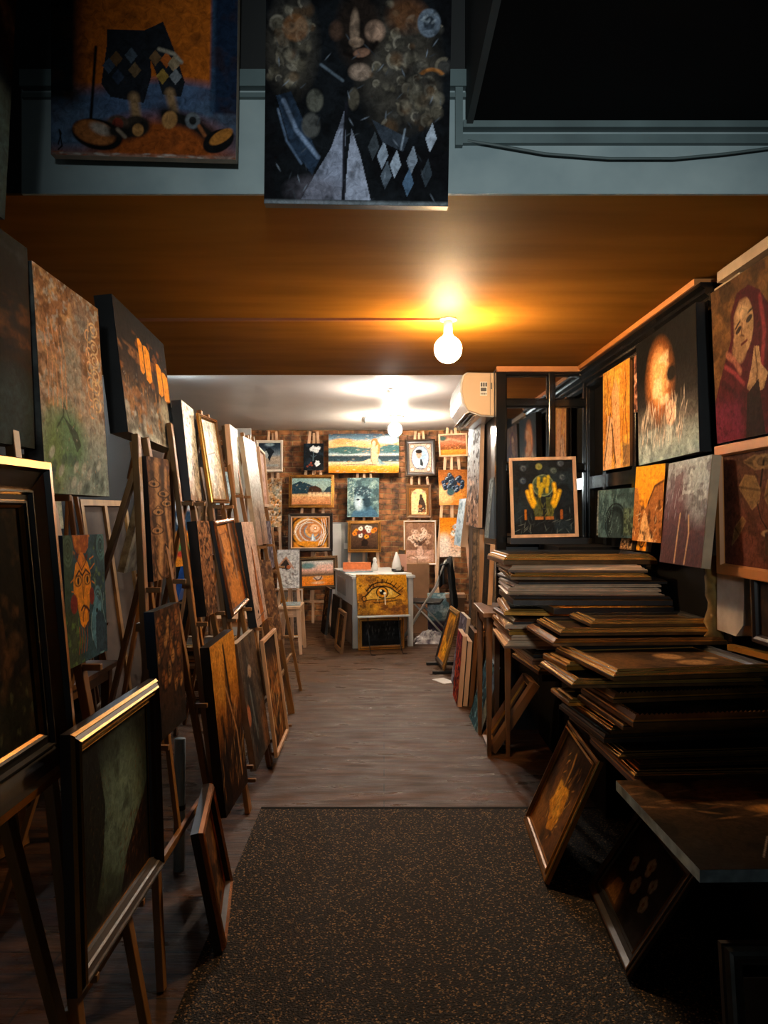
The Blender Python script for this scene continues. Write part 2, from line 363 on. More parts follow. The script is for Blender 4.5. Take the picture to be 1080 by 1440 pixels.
@art(260, 3)
def jester_feet(a):
    a.grad([(0, '#8a4a20'), (.28, '#a5581f'), (.33, '#c8661c'), (1, '#d87020')])
    a.el(.1, .2, .45, .17, '#5a6f8a', soft=.5); a.el(.62, .3, .42, .13, '#52688a', soft=.4); a.el(.95, .18, .2, .16, '#4d6078', soft=.6)
    a.el(.6, .06, .34, .17, '#a5501c', soft=.6); a.rect(-.1, .28, .16, 1.1, '#141a1c', soft=.1); a.rect(.86, .25, 1.1, 1.1, '#1c2c44', soft=.02); a.rect(.86, .25, .88, 1.1, '#38506c')
    a.nz('#3c2414', 9, 9, .55, .7, .4)
    a.line([(.215, .2), (.24, .6)], .018, '#15110e')
    for sx, kx, pts in ((.38, .44, [(.3,.62),(.27,.4),(.32,.33),(.5,.3),(.54,.45),(.52,.7),(.3,.7)]), (.68, .66, [(.5,.62),(.56,.48),(.6,.35),(.7,.34),(.72,.42),(.66,.6),(.6,.75),(.5,.7)])):
        a.poly(pts, '#23262c')
    for x, y, c in ((.35,.54,'#6a4c30'),(.43,.56,'#525c68'),(.36,.44,'#343e50'),(.45,.48,'#7a6044'),(.31,.5,'#434e5e'),(.62,.54,'#c0622a'),(.66,.52,'#b59a78'),(.6,.45,'#b08a40'),(.67,.45,'#8c8f94'),(.56,.55,'#7a5a3c')):
        a.poly([(x-.035,y),(x,y+.045),(x+.035,y),(x,y-.045)], c)
    a.line([(.58,.6),(.66,.575),(.7,.53)], .02, '#b8ab98')
    a.line([(.445,.33),(.46,.22)], .055, '#a8825c'); a.line([(.64,.36),(.665,.25)], .05, '#a8825c')
    a.el(.46, .17, .07, .06, '#3a3028'); a.el(.36, .18, .06, .05, '#584438'); a.el(.36, .18, .03, .035, '#8a3a2a'); a.el(.25, .12, .14, .085, '#14100e', rot=-12, soft=.1); a.el(.235, .13, .115, .065, '#a86434', rot=-14, soft=.2); a.el(.27, .15, .06, .03, '#b5a292', rot=-20, soft=.6); a.line([(.34,.14),(.42,.13),(.5,.17)], .075, '#1f1c1a'); a.line([(.36,.15),(.4,.11)], .02, '#8d7a68'); a.el(.47,.15,.03,.035,'#b9834c')
    a.line([(.62,.24),(.76,.2),(.88,.11)], .085, '#1f1c1a'); a.el(.64, .21, .04, .05, '#bb854e', rot=-20); a.el(.765, .21, .04, .045, '#70757a'); a.el(.765,.21,.02,.022,'#2a2a2a'); a.el(.905, .1, .09, .06, '#14100e', rot=28, soft=.1); a.el(.92, .125, .07, .032, '#c07a34', rot=32, soft=.2); a.line([(.8,.18),(.83,.13)], .02, '#9a5a34')
    a.line([(.04,.06),(.055,.12),(.045,.14),(.06,.05),(.04,.03)], .008, '#141414')
    a.rect(0, 0, 1, .012, '#a39a90', .7); a.dabs(30, ['#c8bfb4', '#9a4a20'], .03, .008, 0, 10, (0, 0, 1, .02), .6); a.c *= .6

@art(260, 5)
def jester_face(a):
    a.fill('#15181c'); a.nz('#0c0d10', 6, 6, .4, .6)
    rng = a.rng
    for bx, by, rx, ry in ((.14, .7, .13, .2), (.72, .62, .2, .26), (.84, .5, .1, .14)):
        a.el(bx, by, rx, ry, '#4c463e', soft=.6, al=.7)
        for k in range(60):
            x, y = bx+rng.normal(0, rx*.45), by+rng.normal(0, ry*.42); rr = rng.uniform(.015, .04)
            a.el(x, y, rr, rr*.8, ['#6f6656', '#4d4a46', '#857c6c', '#5f4630', '#3c3832'][k % 5], rng.uniform(0, 180), .8, .6); a.ring(x, y, rr, rr*.9, .3, ['#8f8370', '#2a2724', '#9a9080', '#33302c'][k % 4], .5, rng.uniform(0, 200), rng.uniform(220, 300))
    a.el(.16, .78, .07, .06, '#8f5a30', al=.5); a.el(.76, .84, .1, .07, '#7c4a26', soft=.7, al=.5); a.ring(.9, .57, .06, .035, .3, '#c07838', .8, 20, 160)
    a.el(.88, .81, .062, .062, '#6c7786', soft=.15); a.el(.88, .81, .03, .03, '#333a44'); a.dabs(14, ['#98a2ac', '#4a5462'], .02, .008, 20, 60, (.83, .77, .93, .86), .6)
    a.el(.5, .78, .12, .17, '#241c18', soft=.4); a.el(.48, .78, .025, .08, '#8c7462', soft=.5); a.el(.49, .72, .04, .022, '#a98a74'); a.el(.59, .77, .05, .045, '#a58470', soft=.5); a.el(.38, .77, .035, .04, '#4a362c', soft=.6)
    a.line([(.43,.67),(.5,.65),(.56,.68),(.6,.72)], .02, '#17100e'); a.el(.52, .675, .045, .02, '#84604e', rot=12); a.el(.51, .59, .055, .035, '#9c8474', soft=.5)
    a.poly([(.06,.48),(.14,.5),(.3,.2),(.26,.13),(.14,.26)], '#273548'); a.line([(.1,.46),(.17,.33),(.29,.21)], .018, '#7f92b0'); a.line([(.07,.42),(.12,.28),(.2,.18)], .01, '#4f6078')
    a.el(.27, .46, .045, .05, '#57564e'); a.el(.25, .35, .05, .055, '#4c4c4a'); a.line([(.3,.62),(.42,.55)], .012, '#55606c')
    a.poly([(.43,.42),(.44,.3),(.42,.02),(.2,.02),(.28,.14),(.36,.25)], '#8d93a8'); a.poly([(.47,.34),(.52,.22),(.58,.02),(.44,.02),(.45,.2)], '#9aa0b4')
    a.el(.28, .06, .14, .06, '#5a5660', soft=.8, al=.7); a.line([(.44,.45),(.43,.3),(.43,.02)], .012, '#1b1b22'); a.el(.48, .47, .03, .05, '#4c463c')
    for x, y, c in ((.64,.22,'#8d98a8'),(.71,.18,'#97a2b2'),(.8,.2,'#7a8492'),(.9,.3,'#a3adbc'),(.66,.13,'#56606c'),(.88,.14,'#323a42'),(.59,.26,'#3c4248'),(.78,.1,'#4e6680')):
        a.poly([(x-.03,y),(x+.008,y+.07),(x+.032,y),(x-.004,y-.06)], c)
    a.poly([(.58,.38),(.78,.3),(.75,.24),(.64,.28)], '#333a44'); a.line([(.76,.34),(.74,.25)], .008, '#7f8a98')
    a.nz('#0b0c0e', 14, 14, .55, .72, .6); a.dabs(60, ['#8d98a8', '#3a4048', '#565d66'], .025, .004, 80, 60, (.05, .02, .95, .75), .5)
    a.rect(0, 0, 1, .012, '#aab4bc', .6)

@art(130, 8)
def dark_abstract(a):
    a.grad([(0, '#10181b'), (.3, '#0d0a08'), (.5, '#3a2413'), (.62, '#24160d'), (.8, '#1a1210'), (1, '#3f5058')]); a.nz('#7a4a24', 8, 14, .56, .7, .6, box=(.0, .3, 1, .72)); a.nz('#120e0c', 4, 7, .45, .62, .8); a.el(.85, .15, .2, .2, '#28424c', soft=.7)

@art(240, 9)
def grey_figure(a):
    a.grad([(0, '#8fa8a6'), (.25, '#a9b3b0'), (.45, '#b59e88'), (.7, '#b08058'), (1, '#8a6342')])
    a.nz('#d8b080', 10, 18, .5, .68, .6, box=(0, .35, .6, 1)); a.nz('#5a3e28', 12, 22, .55, .7, .6); a.nz('#c2ccca', 20, 30, .52, .66, .45)
    a.rect(.35, .45, .62, .75, '#8f9896', .65, .15); a.rect(.55, .75, .85, .95, '#7d868a', .6, .15)
    a.rect(-.1, -.1, 1.1, .3, '#7f9ca4', .7, .25); a.el(.34, .25, .28, .16, '#5f9068', soft=.7, al=.9); a.el(.12, .14, .16, .2, '#74945a', soft=.9, al=.8)  # blue-grey lower band puts the cool front light into the pigment
    a.poly([(.3,.36),(.5,.3),(.55,.24),(.48,.2),(.42,.27)], '#2a3a36', .8); a.line([(.2,.3),(.3,.36),(.32,.42),(.4,.34)], .012, '#23302e', .7)
    for k in range(26): a.el(.1+.8*a.rng.random(), .02+.18*a.rng.random(), .05, .02, ['#3b5458', '#2f4448', '#c4d0d0'][k % 3], 40, .5, .6)
    for y in (.86, .77, .7, .62, .56, .47):
        a.ring(.87, y, .07, .034, .2, '#f0c79a', 1, 250, 520); a.ring(.87, y, .035, .016, .4, '#f0c79a', 1, 60, 300); a.ring(.78, y-.045, .05, .03, .2, '#e2b484', 1, 60, 300)
    a.line([(.8,.9),(.76,.75),(.82,.6),(.8,.45)], .01, '#f0c79a')
    for x in (.08, .14, .2, .27, .33): a.line([(x, .78), (x+.05, .62), (x+.03, .4)], .01, '#e0a878', .7)
    a.dabs(220, ['#6a5644', '#dfe2de', '#caa27a', '#54646a'], .012, .004, 50, 80, al=.5); a.c = np.clip(a.c*1.25, 0, .9)

@art(220, 10)
def cathedral(a):
    a.grad([(0, '#b5c0c0'), (.2, '#7d7468'), (.42, '#4a3826'), (.7, '#241d18'), (1, '#171514')])
    a.nz('#17120e', 6, 10, .5, .68, .6); a.nz('#cfd6d4', 9, 12, .55, .72, .5, box=(0, 0, 1, .35))
    a.nz('#a5601c', 10, 16, .58, .7, .5, box=(.28, .45, 1, .85)); a.rect(.24, 0, .3, .75, '#1d1712', .8, .04); a.rect(.65, 0, .69, .7, '#211a14', .8, .04); a.nz('#9a6a3c', 8, 14, .5, .66, .7, box=(.0, .2, .4, .7))
    for x0, x1, b_, t in ((.37,.46,.54,.83),(.475,.6,.5,.81),(.73,.84,.45,.74),(.855,.985,.42,.7)):
        a.poly([(x0,b_+.02),((x0+x1)/2,b_),(x1,b_+.03),(x1,t-.03),((x0+x1)/2,t),(x0,t-.01)], '#f5a02c')
    a.nz('#a87a48', 22, 12, .58, .68, .7, box=(0, .05, .75, .45)); a.ring(.75, .2, .2, .16, .2, '#5c5a55', .7); a.el(.85, .3, .14, .12, '#b9c2c2', soft=.8, al=.7)
    a.dabs(150, ['#1a1512', '#c9c4b8', '#946a3c'], .02, .006, 70, 60, (0, 0, 1, .5), .55)

@art(170, 11)
def carved_faces(a):
    a.fill('#6d4d33'); a.nz('#2a1c13', 5, 12, .45, .62, .8); a.nz('#a67c52', 9, 20, .55, .7, .6)
    a.line([(.42,.95),(.36,.6),(.45,.3),(.3,.05)], .1, '#b58b5e'); a.line([(.7,1),(.62,.7),(.72,.4),(.78,.15),(.6,.05)], .07, '#3a281b'); a.line([(.82,.9),(.74,.55),(.86,.3),(.72,.1)], .06, '#b78d60')
    for x, y in ((.25, .78), (.68, .7), (.38, .55), (.3, .4), (.8, .62)):
        a.ring(x, y, .26, .028, .22, '#2a1a10', .9); a.ring(x, y+.004, .2, .02, .25, '#b98a58', .7); a.el(x, y, .07, .013, '#1d130c'); a.line([(x-.14, y+.03), (x, y+.055), (x+.14, y+.03)], .012, '#2a1a10', .8)
    a.line([(.6,.28),(.74,.25),(.6,.22),(.72,.18)], .02, '#1d130c'); a.ring(.55, .2, .42, .2, .08, '#20160f', .8, 180, 350)

@art(120, 12)
def crowd_faces(a):
    a.grad([(0, '#221c19'), (.4, '#3a2414'), (1, '#5c3c24')]); rng = a.rng
    for k in range(46):
        x, y = rng.uniform(.08, .92), rng.uniform(.3, .92); a.el(x, y, .13, .05, '#1c110b', rot=60, al=.8); a.el(x+.01, y+.008, .09, .036, ['#a56a34', '#6f4422', '#c08a4c'][k % 3], rot=65, al=.75, soft=.6); a.line([(x-.04,y+.012),(x+.05,y+.014)], .006, '#1c110b', .8); a.line([(x-.02,y-.012),(x+.04,y-.01)], .005, '#1c110b', .8)
    a.nz('#120d0a', 7, 10, .5, .65, .7); a.line([(.3,.95),(.4,.9),(.5,.96),(.6,.9)], .02, '#23170f')

@art(200, 13)
def yellow_mask(a):
    a.fill('#2c5266'); a.nz('#1d3848', 6, 8, .45, .62, .7); a.rect(-.1, -.1, .35, .5, '#3c4a24', .8, .2); a.rect(-.1, .5, .2, 1.1, '#314c34', .8, .12)
    a.nz('#5b7f3c', 14, 16, .58, .7, .7, box=(0, 0, .45, .4)); a.nz('#6b9060', 18, 18, .6, .7, .6, box=(.6, .3, 1, .9))
    for cx, cy, c in ((.1,.88,'#4f7060'),(.9,.9,'#4a7f90'),(.85,.12,'#6ba0b8'),(.78,.45,'#5a90ac')):
        for q in (.04, .075, .11): a.ring(cx, cy, q/a.a*.8, q, .18, c, .8)
    a.poly([(.2,1),(.6,1),(.58,.9),(.5,.85),(.3,.85),(.24,.9)], '#a8591c'); a.nz('#e08a1e', 14, 14, .55, .7, .7, box=(.2, .85, .62, 1))
    a.poly([(.2,.56),(.2,.66),(.26,.78),(.4,.83),(.55,.78),(.62,.68),(.62,.56),(.56,.42),(.54,.32),(.42,.26),(.34,.3),(.28,.44)], '#f09a12')
    a.line([(.27,.83),(.33,.78),(.4,.72),(.5,.78),(.55,.84),(.46,.8),(.38,.8),(.3,.86),(.27,.83)], .014, '#5a1f10'); a.poly([(.31,.8),(.4,.74),(.5,.8),(.44,.86),(.36,.86)], '#d98220')
    a.line([(.26,.68),(.34,.72),(.405,.68)], .018, '#241009'); a.line([(.6,.68),(.5,.72),(.415,.68)], .018, '#241009')
    for ex in (.31, .53):
        a.el(ex, .64, .085, .045, '#241009'); a.el(ex, .64, .07, .035, '#e39a1c'); a.el(ex, .64, .026, .03, '#241009')
    a.line([(.41,.67),(.42,.5)], .013, '#241009'); a.line([(.36,.41),(.42,.44),(.5,.42),(.56,.38)], .02, '#241009'); a.ring(.47, .34, .07, .08, .18, '#5a1f10', .9, 300, 560)
    a.el(.2, .47, .08, .075, '#7c2418', soft=.15); a.el(.63, .5, .06, .07, '#7c2418', soft=.15)
    for x in (.3, .36, .42, .48): a.line([(x, .28), (x+.01, .18), (x-.03, .08)], .014, '#8a4a1e')
    for x0, y0, x1, y1 in ((.2,.66,.14,.64),(.62,.72,.72,.76),(.64,.62,.7,.6),(.22,.56,.15,.57),(.6,.8,.7,.82)): a.line([(x0,y0),(x1,y1)], .01, '#e0861a')
    a.poly([(.6,.18),(.62,.36),(.74,.5),(.86,.42),(.82,.3),(.72,.22),(.7,.05)], '#4f88ac'); a.poly([(.7,.18),(.72,.33),(.8,.37),(.98,.3),(.98,.02),(.72,.02)], '#26425a'); a.el(.75, .37, .03, .02, '#16242e')
    a.line([(.62,.36),(.58,.25),(.62,.14)], .012, '#86b8d0', .8); a.line([(.94,.5),(.9,.38),(.97,.25)], .01, '#86b8d0', .7)

@art(130, 14)
def dark_ruin(a):
    a.fill('#17130f'); a.poly([(.2,.5),(.45,.95),(.6,.9),(.75,.6),(.8,.3),(.1,.3)], '#4a3020', .6); a.nz('#6a4a2c', 9, 9, .58, .72, .5); a.nz('#0b0a09', 6, 8, .45, .6, .8); a.rect(0, 0, 1, .25, '#24281a', .6, .1); a.nz('#5a6040', 22, 14, .62, .7, .5, box=(0, 0, 1, .25))

@art(180, 15)
def river(a):
    a.grad([(0, '#241a12'), (.2, '#3c4a3c'), (.45, '#5d7468'), (.8, '#39493f'), (1, '#232c28')])
    a.el(.55, .5, .25, .4, '#748f82', soft=.9, al=.8)
    a.poly([(.5,.0),(.62,.22),(.78,.36),(.9,.44),(1,.55),(1,0)], '#1d130d'); a.poly([(0,0),(0,1),(.24,1),(.34,.6),(.3,.35),(.2,.12),(.3,0)], '#171b14')
    a.dabs(90, ['#5e3a20', '#7a4a24', '#3a2414'], .03, .008, 50, 40, (.5, .05, .95, .42), .6); a.dabs(120, ['#2b3322', '#4a4a2c', '#6a4824'], .014, .006, 60, 80, (.15, .2, .42, .85), .55); a.dabs(70, ['#7a3f1c', '#4e3018'], .016, .006, 60, 80, (.78, .3, 1, .8), .6)
    a.nz('#10110e', 8, 8, .55, .72, .5); a.rect(0, .85, 1, 1, '#161b1a', .7, .2); a.rect(.86, 0, 1.1, 1, '#12110f', .7, .15)

@art(70, 16)
def brown_scene(a):
    a.grad([(0, '#241811'), (.5, '#4e3320'), (1, '#3a2618')]); a.nz('#8a5e34', 7, 7, .55, .7, .6); a.nz('#150f0b', 8, 8, .5, .65, .7)

@art(130, 17)
def orange_black(a):
    a.grad([(0, '#1a1210'), (.35, '#241712'), (.55, '#8a5520'), (.75, '#b87a28'), (1, '#c98a34')]); a.nz('#dba044', 12, 12, .5, .7, .4, box=(0, .6, 1, 1))
    a.poly([(.4,.55),(.5,.92),(.6,.6),(.85,.5),(1,.6),(1,.0),(.3,.0)], '#2b1a12', .75); a.line([(.5,.95),(.6,.6),(.62,.3)], .03, '#17100c'); a.line([(.45,.7),(.75,.38),(.8,.1)], .02, '#b98a5c', .8); a.line([(.2,.55),(.3,.25)], .05, '#1a100c'); a.line([(.12,.3),(.3,.05)], .03, '#150e0c')
    a.dabs(60, ['#1c120d', '#a8702c', '#c89a60'], .06, .008, 80, 20, (0, .1, 1, .6), .5)

@art(110, 18)
def grey_saint(a):
    a.grad([(0, '#3a3430'), (.5, '#4a403a'), (1, '#564638')]); a.el(.3, .4, .2, .5, '#2b2c2e', soft=.6); a.el(.42, .72, .1, .05, '#9a8470'); a.line([(.3,.7),(.42,.76),(.6,.7)], .02, '#8f8a86', .7); a.line([(.3,.6),(.35,.2)], .05, '#6c7274', .7); a.rect(.7, .0, 1, .35, '#8a5a30', .6, .15); a.el(.06, .42, .1, .08, '#a5694a'); a.nz('#1c1817', 7, 10, .52, .68, .6); a.dabs(50, ['#848a8c', '#2a2624', '#7a5436'], .05, .01, 75, 25, al=.4)

@art(110, 19)
def flames(a):
    a.grad([(0, '#6a4018'), (.6, '#8a5828'), (1, '#2a1d15')]); a.nz('#17110d', 5, 9, .5, .62, .9); a.dabs(110, ['#e0a25a', '#b8742e', '#1d140e', '#f0c080'], .06, .014, 80, 22, (.1, .05, .95, .8), .75); a.rect(0, .75, 1, 1, '#1b1512', .7, .15)

@art(140, 20)
def pale_crackle(a):
    a.grad([(0, '#8f6a4c'), (.25, '#b8b0a4'), (1, '#dfe6e6')]); a.nz('#4a5456', 14, 26, .56, .66, .8); a.nz('#f4f7f6', 9, 14, .5, .66, .6); a.dabs(120, ['#3f4a4c', '#f2f6f6', '#84949a'], .02, .006, 75, 30, al=.7)

@art(140, 21)
def pale_city(a):
    a.grad([(0, '#a08470'), (.3, '#c9c9c4'), (1, '#d6dede')]); a.nz('#8b989c', 6, 9, .5, .66, .7); a.nz('#f4f7f7', 10, 12, .52, .66, .7); a.line([(.2,.55),(.7,.6),(.9,.5)], .012, '#6d7a7e'); a.rect(.05, .6, .5, .95, '#8d9a9d', .5, .1); a.dabs(80, ['#5b686c', '#f0f3f3', '#a5b2b5'], .03, .006, 60, 50, al=.6)

@art(70, 22)
def pale_green(a):
    a.grad([(0, '#8a8468'), (.4, '#a8b4a4'), (1, '#e6eef0')]); a.line([(.4,.95),(.6,.5),(.5,.1)], .1, '#6c8486', .8); a.nz('#f2f7f7', 5, 12, .5, .66, .7); a.nz('#5d6a5c', 8, 18, .58, .68, .6)

@art(120, 23)
def white_tree(a):
    a.grad([(0, '#a8806a'), (.3, '#b3a294'), (.55, '#d3dcde'), (1, '#f2f6f7')]); a.dabs(90, ['#4f4540', '#7d6a5c', '#8c989c'], .05, .006, 85, 22, (0, 0, 1, .6), .7); a.nz('#6a5446', 5, 10, .55, .66, .7, box=(0, 0, 1, .35)); a.line([(.5,.3),(.45,.0)], .05, '#4a3424')

@art(40, 24)
def pinkish(a):
    a.grad([(0, '#c99a84'), (1, '#d8bcae')]); a.nz('#8c5a44', 4, 8, .55, .68, .6)

@art(110, 25)
def pink_drips(a):
    a.grad([(0, '#b39a8c'), (1, '#d2b2a6')]); a.nz('#e8d2c8', 5, 9, .5, .7, .6)
    a.poly([(.45,.0),(.4,.3),(.5,.75),(.6,.72),(.62,.4),(.75,.1),(.7,0)], '#a8642c'); a.line([(.5,.75),(.5,.45),(.45,.2)], .03, '#2a160d'); a.line([(.7,.5),(.75,.2)], .025, '#3a2012'); a.line([(.2,.85),(.28,.75)], .02, '#1c1210'); a.el(.3, .12, .05, .02, '#2a1c16'); a.line([(.1,.06),(.9,.09)], .012, '#6a5c54')

@art(110, 26)
def bark(a):
    a.fill('#6e4a2c'); a.nz('#3a2517', 5, 18, .45, .62, .8); a.nz('#a57a4c', 6, 24, .56, .68, .7)

@art(100, 27)
def brown_texture(a):
    a.grad([(0, '#4a3426'), (.45, '#7a5334'), (1, '#8f6440')]); a.nz('#20140d', 9, 24, .55, .64, .9); a.ring(.55, .7, .3, .12, .12, '#23160e', .9); a.nz('#b5885a', 10, 20, .6, .7, .7)

@art(130, 28)
def amber_church(a):
    a.grad([(0, '#a86a2c'), (1, '#b47838')]); a.rect(.02, .02, .98, .98, '#b97c38', .5, .1); a.nz('#50331c', 5, 7, .5, .64, .85); a.poly([(.3,.9),(.36,.62),(.5,.52),(.66,.56),(.62,.9)], '#c98a44', .8); a.poly([(.5,.45),(.62,.6),(.95,.05),(.3,.05)], '#c07e34', .7); a.nz('#2f1d10', 12, 14, .58, .68, .7, box=(0, .3, 1, .65)); a.line([(.12,.88),(.88,.9)], .012, '#7a4c20')

# back wall
@art(46, 30)
def b_mountain(a):
    a.grad([(0, '#9c8c7c'), (.45, '#b9a690'), (.55, '#7d8a92'), (.8, '#2e3c4a'), (1, '#1d2833')]); a.poly([(.3,.78),(.42,.45),(.5,.3),(.58,.48),(.72,.68),(.55,.82)], '#1d242b'); a.poly([(.2,.6),(.4,.4),(.46,.55),(.35,.72)], '#b6bdbd'); a.el(.5, .93, .2, .06, '#8fa3ad', soft=.6); a.rect(.1, .12, .9, .2, '#8fa3a6', .6, .05)
@art(60, 31)
def b_speckle(a):
    a.fill('#c9a074'); a.nz('#3f2a1c', 8, 20, .52, .62, .9); a.nz('#e0903a', 9, 22, .56, .66, .8); a.nz('#efe0cc', 10, 26, .58, .66, .8); a.nz('#6f8078', 4, 8, .6, .7, .6); a.rect(0, .85, 1, 1, '#4a4038', .5, .1)
@art(46, 32)
def b_whiteflowers(a):
    a.fill('#131619'); a.nz('#1d2a33', 4, 5, .5, .7)
    for x, y in ((.4,.78),(.5,.84),(.6,.8),(.52,.74),(.66,.72),(.74,.82)): a.flower(x, y, .07, '#d5d9d6')
    a.line([(.5,.7),(.48,.35)], .03, '#51626a'); a.line([(.36,.55),(.5,.48),(.64,.56)], .02, '#445862'); a.poly([(.55,.22),(.62,.36),(.8,.33),(.82,.22),(.66,.12)], '#dfe3e2')
    for x, y in ((.3,.2),(.38,.27),(.42,.18),(.2,.14)): a.el(x, y, .05, .035, '#8a3c24')
@art(70, 33)
def b_meadow(a):
    a.grad([(0, '#b9754a'), (.3, '#d59a66'), (.36, '#caa678'), (.42, '#4a4a44'), (.6, '#8fa39a'), (1, '#7d9a98')]); a.poly([(0,.4),(0,.75),(.2,.88),(.4,.8),(.55,.7),(.6,.45)], '#1f343f'); a.poly([(.4,.42),(.45,.66),(.6,.72),(.75,.6),(.78,.42)], '#3a2418'); a.poly([(.8,.45),(.9,.65),(1,.7),(1,.42)], '#20323a')
    for x in (.42, .52, .62, .7, .8, .9): a.rect(x, .3, x+.08, .46, '#ecc094', .8, .04)
    a.rect(0, .3, .4, .38, '#c9a06a', .7, .05); a.nz('#a55f38', 10, 6, .55, .68, .5, box=(0, 0, 1, .3)); a.dabs(40, ['#16252c', '#5c6f70', '#c9b88a'], .04, .015, 30, 50, (0, .5, 1, 1), .5)
@art(96, 34)
def b_swirl(a):
    a.fill('#c9791f'); a.nz('#e09a34', 5, 5, .5, .66, .7)
    for q, c in ((1.05, '#191512'), (.95, '#d58a28'), (.82, '#efe3d2'), (.76, '#b86a1c'), (.62, '#cfc8c4'), (.56, '#a85f1c'), (.42, '#6e8896'), (.36, '#e8a04a')):
        a.el(.58-.12*q, .5+.04*(1-q), .5*q, .52*q, c, rot=-20, soft=.06, al=.9)
    a.el(.6, .62, .2, .2, '#c98048', soft=.15); a.el(.62, .63, .13, .13, '#e8b890', soft=.15); a.el(.63, .64, .05, .06, '#d9842e'); a.el(.63, .64, .025, .03, '#f6efe6')
    a.poly([(.5,.2),(.54,.44),(.58,.46),(.66,.2)], '#a9bccb'); a.poly([(.54,.22),(.56,.42),(.6,.22)], '#e9eef2'); a.el(.45, .14, .36, .08, '#e08f22', soft=.5)
    for x in (.8, .86, .92): a.line([(x,.95),(x+.06,.5),(x-.08,.08)], .02, '#ece8e2', .85)
    for y in (.9, .82): a.line([(.05,y-.4),(.2,y-.1),(.45,y+.08)], .02, '#f2e6d6', .8)
    a.rect(-.1, -.1, .06, 1.1, '#15120f', .8, .05); a.rect(.94, -.1, 1.1, 1.1, '#15120f', .8, .04)
@art(60, 35)
def b_sunset(a):
    a.grad([(0, '#d9781f'), (.35, '#e68a28'), (.42, '#6a5a4c'), (.5, '#a67a62'), (.62, '#d9a892'), (.8, '#dcc0b2'), (1, '#c9cdc8')]); a.el(.18, .8, .25, .12, '#5f8080', soft=.6); a.el(.8, .7, .3, .12, '#e6b8a4', soft=.6); a.rect(0, .4, 1, .46, '#5a4636', .7, .05); a.el(.5, .3, .15, .08, '#c9b0a4', soft=.3); a.line([(.38,.34),(.46,.22),(.56,.24),(.62,.36)], .04, '#4a2c1c'); a.el(.5, .12, .2, .05, '#f0b68c', soft=.6)
@art(140, 36)
def b_shore(a):
    a.grad([(0, '#c8741c'), (.16, '#eda03a'), (.26, '#e4c9a4'), (.3, '#33474f'), (.42, '#26343c'), (.46, '#c8cfca'), (.52, '#5a7880'), (.62, '#46645f'), (.66, '#e8b070'), (.8, '#f0c890'), (.86, '#6f8ea0'), (1, '#24384a')])
    a.el(.28, .58, .22, .1, '#3f625e', soft=.3); a.el(.9, .62, .18, .1, '#466a6a', soft=.3); a.el(.2, .8, .16, .08, '#e6a868', soft=.5); a.el(.84, .84, .16, .1, '#c9d9dc', soft=.5)
    a.dabs(160, ['#1d2b33', '#dfe6e4', '#e39a3c', '#6e94a2', '#f2d0a0'], .05, .012, 0, 18, al=.55)
    a.poly([(.2,.19),(.34,.22),(.5,.3),(.58,.36),(.66,.33),(.7,.24),(.9,.2),(.72,.18),(.6,.2)], '#e8c2a0'); a.poly([(.6,.22),(.6,.6),(.63,.72),(.7,.7),(.72,.55),(.7,.3),(.68,.2)], '#e6b890'); a.el(.655, .78, .05, .1, '#b8743a', soft=.2); a.line([(.67,.85),(.72,.7),(.71,.5)], .05, '#c4823e'); a.el(.645, .75, .024, .07, '#f0cfae'); a.line([(.22,.2),(.5,.22),(.68,.2)], .012, '#4a2a1c'); a.line([(.61,.6),(.6,.35),(.64,.2)], .01, '#5c3a26'); a.poly([(.7,.4),(.76,.28),(.86,.2),(.72,.22)], '#7d9aa0')
@art(90, 37)
def b_bust(a):
    a.fill('#566f70'); a.nz('#8fa59a', 7, 8, .5, .64, .8); a.nz('#2c4248', 8, 9, .52, .64, .8)
    a.poly([(.1,.0),(.2,.15),(.45,.22),(.75,.28),(.95,.1),(.98,0)], '#3d6076'); a.el(.44, .42, .24, .26, '#6f8f9c', soft=.3); a.el(.36, .36, .12, .18, '#b3c6ce', soft=.6); a.el(.62, .4, .12, .2, '#20343f', soft=.6); a.el(.46, .66, .3, .14, '#2a3e48', soft=.4); a.dabs(70, ['#a8bdc2', '#22333b', '#5a7c84'], .04, .016, 20, 60, (.12, .5, .8, .82), .7); a.el(.34, .44, .05, .025, '#18242b'); a.el(.52, .44, .05, .025, '#18242b'); a.line([(.4,.42),(.37,.3)], .03, '#dde8ea'); a.dabs(60, ['#9db5a4', '#46605c', '#c2d0c2'], .04, .02, 60, 60, (.0, .2, .2, 1), .5)
@art(56, 38)
def b_bouquet(a):
    a.grad([(0, '#2c1d14'), (.4, '#4a3324'), (1, '#5a4334')])
    for x, y, c in ((.2,.72,'#e8901e'),(.14,.62,'#d97a16'),(.36,.82,'#eee6da'),(.6,.86,'#e8e2da'),(.7,.84,'#d8cfc6'),(.82,.72,'#e8901e'),(.36,.55,'#efe9e2'),(.58,.5,'#ec9a1c'),(.5,.7,'#7a2f22'),(.68,.64,'#8a3426'),(.3,.66,'#6a2a20'),(.9,.78,'#c86a18'),(.66,.74,'#efe9e2')): a.flower(x, y, .085, c, '#5a2a14')
    a.poly([(.4,.12),(.38,.3),(.46,.4),(.58,.4),(.64,.28),(.6,.12)], '#1c120d')
